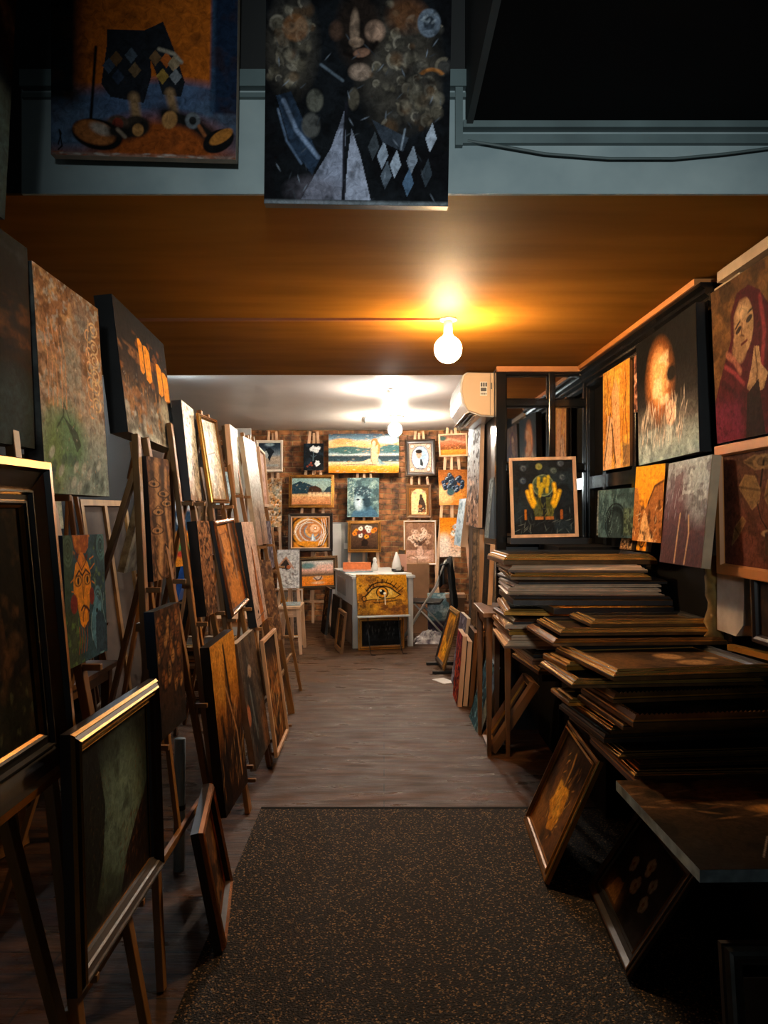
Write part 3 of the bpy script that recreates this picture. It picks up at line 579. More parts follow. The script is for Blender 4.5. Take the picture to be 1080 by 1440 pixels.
@art(60, 39)
def b_portrait(a):
    a.fill('#c4a48c')
    for x, y in ((.14,.9),(.86,.9),(.14,.1),(.86,.1)): a.el(x, y, .09, .06, '#e6d2c0'); a.ring(x, y, .1, .07, .2, '#7a5a48')
    a.el(.5, .5, .4, .42, '#4c5a68', soft=.06); a.el(.5, .5, .37, .39, '#c2d6e4', soft=.06); a.el(.62, .6, .2, .26, '#8fb0cc', soft=.8, al=.8)
    a.poly([(.24,.2),(.3,.36),(.44,.46),(.6,.44),(.74,.3),(.74,.16),(.5,.1)], '#e6e9ea'); a.el(.44, .62, .13, .14, '#caa288', soft=.15); a.el(.44, .72, .15, .07, '#241b18', soft=.2); a.line([(.38,.63),(.42,.63)], .012, '#241b18'); a.line([(.48,.63),(.52,.63)], .012, '#241b18'); a.line([(.41,.55),(.47,.55)], .01, '#8a4034'); a.poly([(.48,.44),(.56,.46),(.64,.3),(.6,.2),(.5,.24)], '#2c3338'); a.rect(.36, .12, .64, .16, '#3c3a3a', .9)
@art(54, 40)
def b_icon(a):
    a.fill('#7a4c24'); a.rect(.1, .02, .9, .72, '#e8c890', 1); a.el(.5, .7, .4, .28, '#f0d290', soft=.05); a.nz('#c8a878', 6, 7, .5, .66, .5, box=(.1, .05, .9, .9)); a.el(.62, .7, .08, .08, '#3a281c'); a.poly([(.46,.1),(.5,.5),(.56,.66),(.72,.66),(.86,.4),(.88,.1)], '#3c2a20'); a.el(.56, .32, .12, .06, '#a56a3c'); a.dabs(20, ['#b8682c', '#5a3c28', '#efe2c8'], .05, .02, 0, 40, (.3, .05, .85, .25), .8); a.el(.3, .82, .1, .06, '#c0a080'); a.el(.75, .86, .1, .05, '#c0a080')
@art(64, 41)
def b_vase(a):
    a.grad([(0, '#c09078'), (.3, '#c99a82'), (.33, '#7a553f'), (1, '#8a6248')]); a.nz('#a87a60', 6, 6, .5, .66, .6)
    for k in range(26):
        t = a.rng.uniform(0, 6.28); q = a.rng.uniform(.2, 1); a.flower(.5+.38*q*math.cos(t), .64+.22*q*math.sin(t), .05, ['#dcb8a0', '#e9cdb8', '#c9a084'][k % 3], '#5a3828')
    for k in range(14): a.line([(.5,.4),(.2+.045*k,.55+.1*a.rng.random())], .012, '#3f2a20')
    a.el(.5, .27, .14, .12, '#5c3c2c'); a.el(.5, .27, .125, .11, '#d8ae98'); a.rect(.42, .34, .58, .42, '#cfa28a', .9); a.el(.5, .13, .3, .04, '#e0bca8', soft=.6)
@art(60, 42)
def b_redfield(a):
    a.grad([(0, '#c86a1c'), (.25, '#d98a34'), (.3, '#5a3218'), (.45, '#8a4a26'), (.6, '#b56a48'), (1, '#8a5a44')]); a.line([(0,.75),(.4,.8),(1,.6)], .12, '#d39878', .7); a.dabs(50, ['#4a2814', '#a85a28', '#d99a6a'], .05, .03, 20, 40, (0, .25, 1, .6), .6); a.el(.1, .85, .14, .12, '#3f5a50', soft=.6)
@art(60, 43)
def b_grapes(a):
    a.grad([(0, '#c8782c'), (.4, '#b5702e'), (1, '#8a4c1c')]); a.el(.2, .3, .3, .25, '#e6b078', soft=.7); a.el(.66, .26, .16, .14, '#cf8034', soft=.3)
    for k in range(40):
        t = a.rng.uniform(0, 6.28); q = math.sqrt(a.rng.random()); x, y = .5+.34*q*math.cos(t), .62+.26*q*math.sin(t); a.el(x, y, .08, .065, '#16202c', soft=.15); a.ring(x, y, .05, .042, .3, ['#7d93b0', '#40597c', '#b4c4d6'][k % 3], .8, 60, 220)
    a.el(.4, .36, .14, .1, '#2f4c50', soft=.5)
@art(60, 44)
def b_orangeflowers(a):
    a.grad([(0, '#f0d2bc'), (.35, '#ecb184'), (.7, '#e88a20'), (1, '#d9740f')]); a.el(.2, .3, .3, .25, '#f2dac8', soft=.8)
    for x, y, c in ((.75,.76,'#e9ecea'),(.9,.7,'#f2f2ee'),(.8,.62,'#efefe9'),(.66,.6,'#e2e6e4'),(.86,.52,'#e8e8e2'),(.96,.6,'#f2f2ee')): a.flower(x, y, .07, c, '#c9903a')
    a.dabs(30, ['#1d2c30', '#3a4c48'], .04, .014, 40, 60, (.55, .42, 1, .75), .7); a.dabs(20, ['#5a2a18', '#efd8c8'], .04, .016, 20, 50, (.6, .1, 1, .35), .7)
@art(60, 45)
def b_birdhouse(a):
    a.fill('#d5d2cc'); a.nz('#8f8a84', 10, 16, .55, .66, .7); a.poly([(.12,.62),(.4,.78),(.62,.55),(.55,.48),(.2,.5)], '#3a302b'); a.line([(.1,.6),(.4,.8),(.72,.52)], .04, '#c48a66'); a.el(.52, .55, .1, .05, '#b5643a'); a.dabs(70, ['#57504c', '#f2efea', '#2b2624', '#8a6a58'], .05, .014, -40, 25, (.1, .02, .9, .5), .7)
@art(50, 46)
def b_yellow(a):
    a.grad([(0, '#5a4a3c'), (.6, '#6a5c50'), (1, '#7d7064')])
    for k in range(12): a.flower(.25+.5*a.rng.random(), .62+.28*a.rng.random(), .05, ['#e89a18', '#c8740f'][k % 2], '#3a2410')
    a.nz('#2a211b', 8, 10, .55, .66, .6)
@art(150, 47)
def eye(a):
    a.fill('#b3701f'); a.nz('#e09a24', 7, 6, .48, .64, .8); a.nz('#5a3418', 14, 14, .54, .66, .75); a.rect(.45, -.1, 1.1, .3, '#5a2c20', .55, .2); a.rect(.6, .7, 1.1, 1.1, '#e29418', .6, .2); a.rect(-.1, -.1, .3, .3, '#4a3018', .6, .2)
    a.dabs(160, ['#d99a40', '#6a3c1c', '#efb85c', '#8a5224'], .03, .006, 30, 60, al=.55); a.dabs(60, ['#caa06a', '#8c6640'], .03, .006, 35, 20, (0, .5, .32, 1), .6)
    up = [(.1,.4),(.2,.5),(.3,.64),(.42,.7),(.55,.71),(.68,.66),(.78,.56),(.86,.5)]; lo = [(.86,.5),(.74,.42),(.6,.4),(.46,.38),(.3,.38),(.18,.36),(.1,.4)]
    a.poly(up+lo[1:], '#d9a03a'); a.nz('#f2cc72', 9, 9, .5, .62, .7, box=(.25, .42, .7, .64))
    a.line([(x, y+.1) for x, y in up[1:-1]], .03, '#1c100a'); a.line(up, .035, '#160c08'); a.line(lo, .022, '#1f120b'); a.line([(x+.02, y-.07) for x, y in lo[1:-2]], .02, '#2a1a10')
    a.el(.5, .55, .125, .15, '#1b100b', soft=.12); a.el(.5, .55, .1, .12, '#d98a1c', soft=.15); a.el(.5, .56, .055, .07, '#120a07'); a.el(.47, .6, .022, .028, '#f8f4ea'); a.el(.55, .53, .03, .03, '#f6efdc')
    a.line([(.55,.5),(.55,.26)], .02, '#f6efdc'); a.line([(.42,.45),(.4,.34)], .014, '#efd28a')
    for k, (x, y) in enumerate(((.22,.54),(.28,.64),(.34,.7),(.42,.76),(.5,.78),(.58,.78),(.66,.74),(.72,.68),(.78,.62),(.82,.57))): a.line([(x, y), (x+.018*(k-3), y+.1)], .018, '#140b07')
    for k, (x, y) in enumerate(((.36,.36),(.44,.34),(.52,.35),(.6,.36),(.68,.38),(.74,.42))): a.line([(x, y), (x+.01*(k-2), y-.06)], .012, '#1f120b')
    a.el(.14, .4, .04, .05, '#b5712a'); a.ring(.14, .4, .04, .06, .3, '#1f120b')
@art(60, 48)
def b_darkfigures(a):
    a.fill('#17181a'); a.nz('#0c0c0d', 6, 6, .45, .6); a.dabs(36, ['#4c5256', '#343a3e', '#6a6c6c'], .1, .016, 88, 10, (.1, .3, .95, .95), .5); a.rect(0, 0, 1, .2, '#0c0c0c', .8, .1)
@art(70, 49)
def gold_saint(a):
    a.fill('#b3701c'); a.nz('#e0972c', 5, 7, .48, .64, .8); a.el(.5, .62, .25, .24, '#5c3c1a', soft=.5); a.el(.5, .8, .12, .08, '#7d5426'); a.el(.42, .25, .2, .14, '#f0a522', soft=.4); a.nz('#3f2814', 8, 12, .58, .68, .6)
@art(70, 50)
def red_streak(a):
    a.fill('#7a1f1f'); a.nz('#c43a2a', 5, 12, .5, .62, .9); a.nz('#2a1418', 6, 14, .52, .62, .9); a.nz('#e0703a', 9, 20, .62, .7, .8); a.rect(0, .75, 1, 1, '#5a2438', .6, .2)
@art(60, 51)
def purple_grey(a):
    a.fill('#5a5058'); a.nz('#8f8894', 6, 12, .5, .62, .8); a.nz('#2c2028', 8, 14, .54, .64, .9)
@art(60, 52)
def teal_grain(a):
    a.fill('#2f4f58'); a.nz('#6f98a0', 6, 14, .5, .64, .8); a.nz('#16282e', 8, 16, .52, .62, .8)
@art(120, 53)
def gold_dancer(a):
    a.grad([(0, '#5a3a1c'), (.4, '#6e4826'), (1, '#3c2a1c')], 'v'); a.nz('#1c130d', 6, 6, .5, .66, .7); a.rect(0, 0, .4, .3, '#8a5a24', .7, .15); a.poly([(.3,.34),(.45,.58),(.66,.62),(.72,.42),(.66,.2),(.5,.14),(.42,.28)], '#c8841e'); a.nz('#f0b040', 8, 8, .52, .64, .7, box=(.35, .2, .7, .6)); a.line([(.5,.6),(.5,.78),(.46,.9)], .04, '#a87a3c'); a.line([(.62,.64),(.66,.82)], .05, '#946830'); a.dabs(60, ['#1b120c', '#d9a24a', '#7a5226'], .05, .012, 70, 50, (.2, .1, .85, .9), .65)
@art(120, 54)
def dark_flowers(a):
    a.fill('#1d1712'); a.nz('#0f0c0a', 5, 5, .45, .6)
    for x, y, r in ((.3,.55,.09),(.5,.42,.1),(.55,.7,.1),(.75,.38,.09),(.72,.6,.08)): a.flower(x, y, r, '#7d6a54', '#5a3a20')
    a.rect(.0, .0, .45, .25, '#5a3c20', .6, .15); a.poly([(.15,.05),(.2,.28),(.34,.3),(.4,.05)], '#7a5026', .7)
@art(150, 55)
def storm_plain(a):
    a.grad([(0, '#1c1714'), (.4, '#2a211b'), (.75, '#4e3826'), (1, '#6a4c30')]); a.nz('#151210', 6, 5, .48, .64, .8); a.dabs(40, ['#8a6844', '#2a1f18', '#6a4426'], .08, .015, 0, 25, (0, .5, 1, .95), .6); a.el(.62, .6, .12, .05, '#b07a40', soft=.6); a.line([(.3,.1),(.42,.3)], .006, '#9a9088', .7); a.poly([(.3,.05),(.42,.28),(.8,.25),(.9,0)], '#3a2c26', .8)
@art(150, 56)
def sheep_field(a):
    a.grad([(0, '#3a2c22'), (.5, '#54402e'), (1, '#33271e')]); a.nz('#241b14', 7, 5, .5, .66, .7); a.el(.15, .45, .2, .3, '#6a4c2c', soft=.8, al=.7); a.el(.62, .62, .1, .13, '#a8845c', soft=.4); a.el(.7, .34, .13, .11, '#a5825a', soft=.4); a.el(.9, .5, .05, .06, '#8f7350', soft=.4)
@art(80, 57)
def amber_board(a):
    a.grad([(0, '#8a6220'), (.5, '#b07c28'), (1, '#6a4c24')]); a.nz('#3c2814', 10, 5, .5, .64, .7); a.nz('#dba040', 14, 6, .6, .7, .6)
@art(140, 60)
def cupped_hands(a):
    a.fill('#14181c'); a.nz('#1f2c34', 4, 4, .48, .66, .8); a.rect(.42, .7, .6, 1, '#1f262c', .7, .05); a.rect(0, .4, 1, .6, '#1c2830', .4, .1)
    for x, y, c in ((.44,.92,'#7a7a3c'),(.18,.9,'#323c48'),(.68,.86,'#3c4a48'),(.8,.96,'#3a4450'),(.17,.73,'#303c50'),(.82,.77,'#36424c')):
        a.el(x, y, .055, .045, c, soft=.3); a.ring(x, y, .03, .025, .4, '#8a8a58' if c == '#7a7a3c' else '#5c6a70', .7, 30, 260)
    a.el(.5, .66, .17, .14, '#2e4238', soft=.1); a.ring(.5, .66, .17, .14, .1, '#6a7a60'); a.ring(.5, .66, .14, .11, .15, '#4a5c44', .8)
    a.poly([(.28,.4),(.36,.5),(.46,.5),(.46,.2),(.36,.2),(.33,.32)], '#4a5026'); a.poly([(.72,.4),(.64,.5),(.54,.5),(.54,.2),(.64,.2),(.67,.32)], '#4a5026')
    for p in (((.24,.58),(.27,.48),(.33,.38)), ((.3,.66),(.31,.52),(.36,.42)), ((.77,.58),(.73,.48),(.67,.38)), ((.68,.68),(.7,.54),(.65,.42))): a.line(p, .05, '#d3a012'); a.line(p, .02, '#f0c02a')
    for x, y in ((.42,.7),(.47,.62),(.52,.7),(.56,.62),(.44,.57),(.58,.72)): a.line([(x,y-.05),(x+.01,y+.06)], .04, '#b8a01c')
    a.el(.33, .42, .04, .05, '#dba816', soft=.4); a.el(.68, .42, .04, .05, '#dba816', soft=.4); a.dabs(30, ['#7a7c34', '#2c3018', '#5c6440'], .05, .01, 85, 30, (.34, .22, .66, .55), .6)
    a.rect(.35, .2, .49, .24, '#a8682c', 1, .01); a.rect(.52, .2, .66, .24, '#a8682c', 1, .01); a.rect(.18, .2, .215, .34, '#b8701c', 1, .01); a.rect(.77, .2, .81, .33, '#a05a20', 1, .01)
    a.dabs(46, ['#4c5c5c', '#2f3c3e', '#7a847e'], .06, .006, 70, 60, (.05, .02, .95, .35), .55)
@art(140, 61)
def gold_crowd(a):
    a.fill('#d58a30'); a.nz('#f0ae4a', 5, 8, .48, .62, .8); a.grad
    for k in range(36):
        x, y = a.rng.uniform(.05, .95), a.rng.uniform(.3, 1); a.line([(x, y), (x+a.rng.uniform(-.08, .08), y-.2), (x+a.rng.uniform(-.1, .1), y-.36)], .018, ['#5a3216', '#7a4a20', '#3a2010'][k % 3], .75)
    a.poly([(.35,.75),(.5,.9),(.62,.75),(.66,.4),(.7,.0),(.5,.0),(.4,.4)], '#e6ab78', .8); a.poly([(0,0),(.2,.55),(.4,.5),(.34,.0)], '#e8b98e', .8); a.line([(.05,.05),(.3,.55)], .03, '#5a3a22'); a.line([(.35,.45),(.5,.05)], .03, '#4a2e1a'); a.rect(.76, 0, 1, .22, '#5a4c40', .8, .05)
    a.dabs(60, ['#f2c488', '#8a5426', '#c87a24'], .05, .012, 70, 40, al=.6)
@art(50, 62)
def carved_strip(a):
    a.fill('#8a5a44'); a.nz('#3a2018', 4, 10, .48, .6, .9); a.nz('#d8a888', 5, 11, .55, .66, .8)
@art(200, 63)
def fire_void(a):
    a.grad([(0, '#7d9498'), (.14, '#8c9c9c'), (.28, '#5c5a55'), (.46, '#211e1d'), (.7, '#0d0c0c'), (1, '#090909')]); a.nz('#141313', 5, 6, .52, .68, .5)
    a.el(.42, .6, .2, .26, '#a8642c', soft=.8); a.el(.42, .64, .13, .18, '#e0a468', soft=.8); a.nz('#f2cba0', 8, 10, .52, .64, .7, box=(.3, .42, .58, .8)); a.el(.62, .62, .08, .06, '#151211', soft=.5)
    a.dabs(130, ['#c9b8a4', '#8f8880', '#e6d8c8', '#5c544e'], .07, .01, 80, 20, (.08, .14, .85, .45), .55); a.el(.6, .33, .08, .09, '#dcb498', rot=20, soft=.3); a.line([(.56,.26),(.62,.33),(.6,.41)], .012, '#6a4a38'); a.line([(.66,.28),(.68,.36)], .014, '#f0d6c0'); a.dabs(40, ['#1f1d1c', '#f0e2d2', '#7d7268'], .04, .008, 80, 25, (.2, .16, .8, .4), .6); a.nz('#b9cccf', 7, 6, .54, .68, .5, box=(0, 0, 1, .25))
@art(220, 64)
def hooded_woman(a):
    a.fill('#5c3d1f'); a.nz('#80562a', 5, 6, .48, .66, .8); a.nz('#33210f', 6, 7, .54, .68, .7)
    u0, v0, x0 = a.u, a.v, a.x; a.u = .49+(a.u-.36)*1.3; a.v = .66+(a.v-.68)*1.2; a.x = a.u*a.a
    a.poly([(.0,-.3),(-.02,.1),(.1,.3),(.2,.45),(.32,.62),(.33,.8),(.42,.92),(.58,.93),(.72,.85),(.84,.7),(1.5,.5),(1.5,-.3)], '#4c101a')
    a.el(.48, .66, .145, .21, '#b58a60', rot=-10, soft=.06); a.el(.42, .5, .1, .1, '#9c7450', soft=.3)
    a.line([(.33,.62),(.34,.78),(.44,.88),(.58,.88),(.66,.76),(.66,.6),(.6,.45)], .06, '#4a1218'); a.line([(.72,.8),(.76,.55),(.7,.3)], .05, '#8a2c30'); a.line([(.82,.66),(.9,.4),(.88,.1)], .05, '#3c0f18')
    a.line([(.38,.665),(.45,.71)], .016, '#2a1a12'); a.line([(.52,.73),(.62,.75)], .016, '#2a1a12'); a.el(.42, .645, .045, .02, '#3a2a20', rot=20); a.el(.57, .69, .045, .022, '#3a2a20', rot=14); a.line([(.475,.68),(.455,.6),(.49,.585)], .016, '#6a452c'); a.line([(.45,.53),(.53,.545)], .02, '#5a2018'); a.el(.48, .76, .08, .05, '#cfa67a', soft=.5)
    a.poly([(.5,.2),(.58,.36),(.62,.48),(.68,.47),(.7,.34),(.78,.26),(.72,.16),(.58,.14)], '#b58c62'); a.line([(.63,.47),(.65,.3),(.62,.18)], .014, '#5a3c26'); a.poly([(.5,.16),(.66,.24),(.74,-.3),(.44,-.3)], '#241412')
    a.line([(.2,.42),(.34,.34),(.46,.24)], .035, '#8f3034'); a.line([(.16,.3),(.3,.22),(.42,.1)], .04, '#3c0f18'); a.line([(.24,.5),(.34,.44),(.42,.34)], .05, '#a5624a'); a.line([(.1,.2),(.2,.14)], .04, '#4a121e'); a.rect(.0, -.3, .42, .14, '#6a1a34', .6, .1); a.u, a.v, a.x = u0, v0, x0; a.nz('#2a0a10', 9, 11, .58, .7, .5, box=(.05, 0, 1, .45))
@art(80, 65)
def orange_street(a):
    a.fill('#e8941c'); a.poly([(0,.0),(0,.72),(.12,.7),(.2,.5),(.4,.42),(.45,.3),(.6,0)], '#a8682c'); a.poly([(.4,.42),(.5,.5),(.7,.74),(.98,.8),(1,0),(.35,0)], '#9c6230'); a.line([(.5,.5),(.7,.72),(.98,.78)], .03, '#5a3418'); a.poly([(.2,0),(.38,.44),(.75,0)], '#d8a468'); a.nz('#3f2412', 9, 9, .55, .66, .8, box=(0, 0, 1, .55)); a.dabs(50, ['#f0cfa0', '#8a5426', '#5a3416'], .05, .01, 50, 60, (0, 0, 1, .45), .6)
@art(150, 66)
def plum_ballet(a):
    a.grad([(0, '#3c1f20'), (.45, '#4e2c30'), (.7, '#6a5a62'), (1, '#97a2a8')]); a.el(.85, .75, .3, .3, '#a9bcc2', soft=.9, al=.7); a.nz('#38242a', 7, 12, .54, .68, .6); a.nz('#c4d2d6', 12, 16, .56, .68, .5, box=(.3, .6, 1, 1)); a.poly([(.22,.85),(.2,.5),(.45,.5),(.4,.9)], '#5c3a40', .7); a.line([(.42,.48),(.4,.3),(.38,.02)], .03, '#b89468'); a.line([(.62,.46),(.66,.3),(.62,.02)], .03, '#b89468'); a.dabs(60, ['#2a1618', '#7d6a70', '#c0ccd0'], .06, .008, 85, 15, (0, .45, 1, 1), .5)
@art(180, 67)
def relief_flower(a):
    a.grad([(0, '#64382a'), (1, '#4f3124')]); a.nz('#3a2318', 6, 6, .5, .66, .7)
    for p, c in (([(.2,.7),(.28,.8),(.4,.78),(.46,.66),(.44,.56),(.36,.5),(.28,.6)], '#7a5f3c'), ([(.5,.6),(.54,.74),(.62,.8),(.74,.76),(.76,.64),(.66,.56),(.56,.5)], '#6e5434'), ([(.26,.92),(.4,.96),(.58,.92),(.56,.84),(.4,.84)], '#5d482e'), ([(.14,.34),(.24,.44),(.28,.4),(.2,.28),(.1,.18)], '#6e5434')): a.poly(p, c); a.line(p+[p[0]], .014, '#8d6e48', .6); a.line([p[0], p[3]], .02, '#2c1c12', .6)
    a.line([(.42,.55),(.46,.42),(.54,.32)], .014, '#241811'); a.line([(.6,.5),(.57,.32)], .014, '#241811'); a.line([(.5,.9),(.46,.7)], .03, '#1c130e'); a.ring(.58, .3, .1, .03, .3, '#9a7c54'); a.poly([(.5,.12),(.5,.3),(.66,.3),(.66,.12)], '#3f2b1d'); a.ring(.5, .9, .1, .05, .3, '#8f7048', .8); a.el(.62, .16, .07, .04, '#57402a')
@art(80, 68)
def teal_bridge(a):
    a.fill('#2b3f42'); a.nz('#4f6a6c', 9, 4, .5, .64, .7); a.el(.5, .3, .26, .36, '#141c1e', soft=.15); a.el(.5, .2, .16, .3, '#2b3a3a', soft=.5); a.ring(.5, .3, .29, .4, .06, '#0f1516'); a.dabs(70, ['#7f9a98', '#182426', '#56726e'], .1, .008, 70, 12, (0, .1, .6, 1), .55); a.rect(.72, .05, 1, .6, '#5c6a4c', .6, .05); a.nz('#1c2620', 16, 12, .5, .6, .8, box=(.72, .05, 1, .6))
@art(150, 69)
def white_drip(a):
    a.grad([(0, '#a87a5c'), (.35, '#8a6a56'), (.6, '#b9b4ae'), (1, '#e6ecec')]); a.nz('#3a2a22', 8, 20, .55, .64, .9); a.dabs(100, ['#33261f', '#f2f4f2', '#8a949a', '#c9a084'], .05, .01, 88, 14, (0, .3, 1, 1), .7); a.nz('#e0b89a', 12, 18, .58, .68, .8, box=(0, 0, 1, .5))
@art(60, 70)
def grey_grain(a):
    a.fill('#6d7470'); a.nz('#8f9894', 4, 14, .5, .64, .8); a.nz('#3c4240', 5, 18, .54, .64, .8)
@art(80, 71)
def plank(a):
    a.fill('#5e4a36'); a.nz('#8a6a4a', 4, 14, .5, .62, .8); a.nz('#33261c', 4, 20, .55, .64, .9); a.rect(.62, 0, .7, 1, '#2c2018', .8, .04); a.rect(.7, 0, 1, 1, '#8f6a48', .5, .04)
@art(60, 72)
def pale_blue(a):
    a.grad([(0, '#a9bcc4'), (1, '#cfd9dc')]); a.nz('#6f8a96', 4, 10, .52, .66, .8); a.dabs(20, ['#2a3a44', '#eef3f4'], .04, .012, 80, 30, al=.7)
@art(70, 73)
def stork(a):
    a.grad([(0, '#c2966f'), (1, '#d8b48e')]); a.nz('#8f5a34', 5, 8, .5, .64, .7); a.line([(.6,1),(.5,.6),(.55,.2)], .1, '#b9c6c6')
@art(90, 74)
def lotus(a):
    a.fill('#6f8f96'); a.nz('#b9ced0', 4, 8, .5, .64, .8); a.rect(-.1, -.1, 1.1, .36, '#3c2438', .9, .06); a.nz('#7a4468', 7, 12, .52, .62, .8, box=(0, 0, 1, .35)); a.nz('#dfe9e8', 6, 10, .58, .68, .7, box=(0, .4, 1, 1)); a.el(.06, .8, .08, .05, '#c98048')
@art(60, 75)
def abstract_bright(a):
    a.fill('#e08a22'); a.rect(0, .45, 1, .75, '#1f3c54', 1, .05); a.rect(0, .75, 1, 1, '#b9ccd4', 1, .05); a.el(.5, .6, .2, .08, '#e6ecec'); a.el(.4, .25, .4, .08, '#5aa05a', soft=.5); a.el(.5, .16, .4, .05, '#c8382a', soft=.5)
@art(60, 76)
def amber_sheet(a):
    a.grad([(0, '#e8920f'), (1, '#f0a018')]); a.rect(0, .55, 1, .6, '#6a3c12', .6, .03); a.line([(.3,.95),(.6,.8),(.4,.7)], .05, '#3a1e0c'); a.nz('#c8760c', 4, 5, .5, .7, .5)
@art(30, 77)
def plain_dark(a): a.fill('#231c17'); a.nz('#3a2c20', 4, 4, .5, .7)
@art(30, 78)
def plain_grey(a): a.fill('#8fa3a6'); a.nz('#b9c8ca', 3, 4, .5, .7)
@art(40, 79)
def leaf_yellow(a): a.fill('#d9901c'); a.nz('#8a4a18', 4, 5, .5, .62, .9); a.ring(.5, .45, .3, .3, .2, '#3a200f')
@art(60, 80)
def mottled(a): a.fill('#6a4c30'); a.nz('#c09a6a', 8, 9, .5, .6, .9); a.nz('#2a1c12', 9, 9, .52, .6, .9)
# ---------------------------------------------------------------- room shell
def floor_material():
    m = bpy.data.materials.new('worn_floorboards'); m.use_nodes = True
    N = m.node_tree.nodes; L = m.node_tree.links; b = N['Principled BSDF']
    tc = N.new('ShaderNodeTexCoord'); mp = N.new('ShaderNodeMapping'); mp.inputs['Scale'].default_value = (1, 1, 1)
    L.new(tc.outputs['Object'], mp.inputs[0])
    br = N.new('ShaderNodeTexBrick'); br.inputs['Scale'].default_value = 1; br.inputs['Brick Width'].default_value = 2.2; br.inputs['Row Height'].default_value = .12
    br.inputs['Mortar Size'].default_value = .004; br.inputs['Mortar Smooth'].default_value = .3
    br.inputs['Color1'].default_value = (*lin('#573820'), 1); br.inputs['Color2'].default_value = (*lin('#452d1a'), 1); br.inputs['Mortar'].default_value = (*lin('#1d1610'), 1)
    L.new(mp.outputs[0], br.inputs['Vector'])
    m2 = N.new('ShaderNodeMapping'); m2.inputs['Scale'].default_value = (1.2, 9, 1); L.new(tc.outputs['Object'], m2.inputs[0])
    m3 = N.new('ShaderNodeMapping'); m3.inputs['Scale'].default_value = (1.4, 5, 1); L.new(tc.outputs['Object'], m3.inputs[0])
    nz = N.new('ShaderNodeTexNoise'); nz.inputs['Scale'].default_value = 2.5; nz.inputs['Detail'].default_value = 8; nz.inputs['Roughness'].default_value = .65; L.new(m2.outputs[0], nz.inputs['Vector'])
    mr = N.new('ShaderNodeMapRange'); mr.inputs['From Min'].default_value = .3; mr.inputs['From Max'].default_value = .7; mr.inputs['To Min'].default_value = .25; mr.inputs['To Max'].default_value = 1.35; L.new(nz.outputs['Fac'], mr.inputs['Value'])
    vm = N.new('ShaderNodeVectorMath'); vm.operation = 'SCALE'; L.new(br.outputs['Color'], vm.inputs[0]); L.new(mr.outputs[0], vm.inputs['Scale']); L.new(vm.outputs[0], b.inputs['Base Color'])
    n2 = N.new('ShaderNodeTexNoise'); n2.inputs['Scale'].default_value = 2.2; n2.inputs['Detail'].default_value = 7; L.new(m3.outputs[0], n2.inputs['Vector'])
    b.inputs['Specular IOR Level'].default_value = .28
    rr = N.new('ShaderNodeMapRange'); rr.inputs['To Min'].default_value = .24; rr.inputs['To Max'].default_value = .62; rr.inputs['From Min'].default_value = .35; rr.inputs['From Max'].default_value = .65; L.new(n2.outputs['Fac'], rr.inputs['Value']); L.new(rr.outputs[0], b.inputs['Roughness'])
    bp = N.new('ShaderNodeBump'); bp.inputs['Strength'].default_value = .35; bp.inputs['Distance'].default_value = .02; L.new(mr.outputs[0], bp.inputs['Height']); L.new(bp.outputs[0], b.inputs['Normal'])
    MATS['floorboards'] = m
floor_material()
def carpet_material():
    m = bpy.data.materials.new('glint_carpet'); m.use_nodes = True
    N = m.node_tree.nodes; L = m.node_tree.links; b = N['Principled BSDF']; tc = N.new('ShaderNodeTexCoord')
    vo = N.new('ShaderNodeTexVoronoi'); vo.inputs['Scale'].default_value = 190; L.new(tc.outputs['Object'], vo.inputs['Vector'])
    sp = N.new('ShaderNodeSeparateColor'); L.new(vo.outputs['Color'], sp.inputs[0])
    rp = N.new('ShaderNodeValToRGB'); e = rp.color_ramp.elements; e[0].position = .5; e[0].color = (*lin('#171411'), 1); e[1].position = .97; e[1].color = (*lin('#93744f'), 1)  # bright cells are specular glints put into the base colour
    x = e.new(.84); x.color = (*lin('#221d19'), 1); L.new(sp.outputs[0], rp.inputs[0]); L.new(rp.outputs[0], b.inputs['Base Color'])
    b.inputs['Roughness'].default_value = .75; b.inputs['Specular IOR Level'].default_value = .25
    nz = N.new('ShaderNodeTexNoise'); nz.inputs['Scale'].default_value = 140; L.new(tc.outputs['Object'], nz.inputs['Vector'])
    bp = N.new('ShaderNodeBump'); bp.inputs['Strength'].default_value = .9; bp.inputs['Distance'].default_value = .01; L.new(nz.outputs['Fac'], bp.inputs['Height']); L.new(bp.outputs[0], b.inputs['Normal'])
    MATS['carpet'] = m
carpet_material()
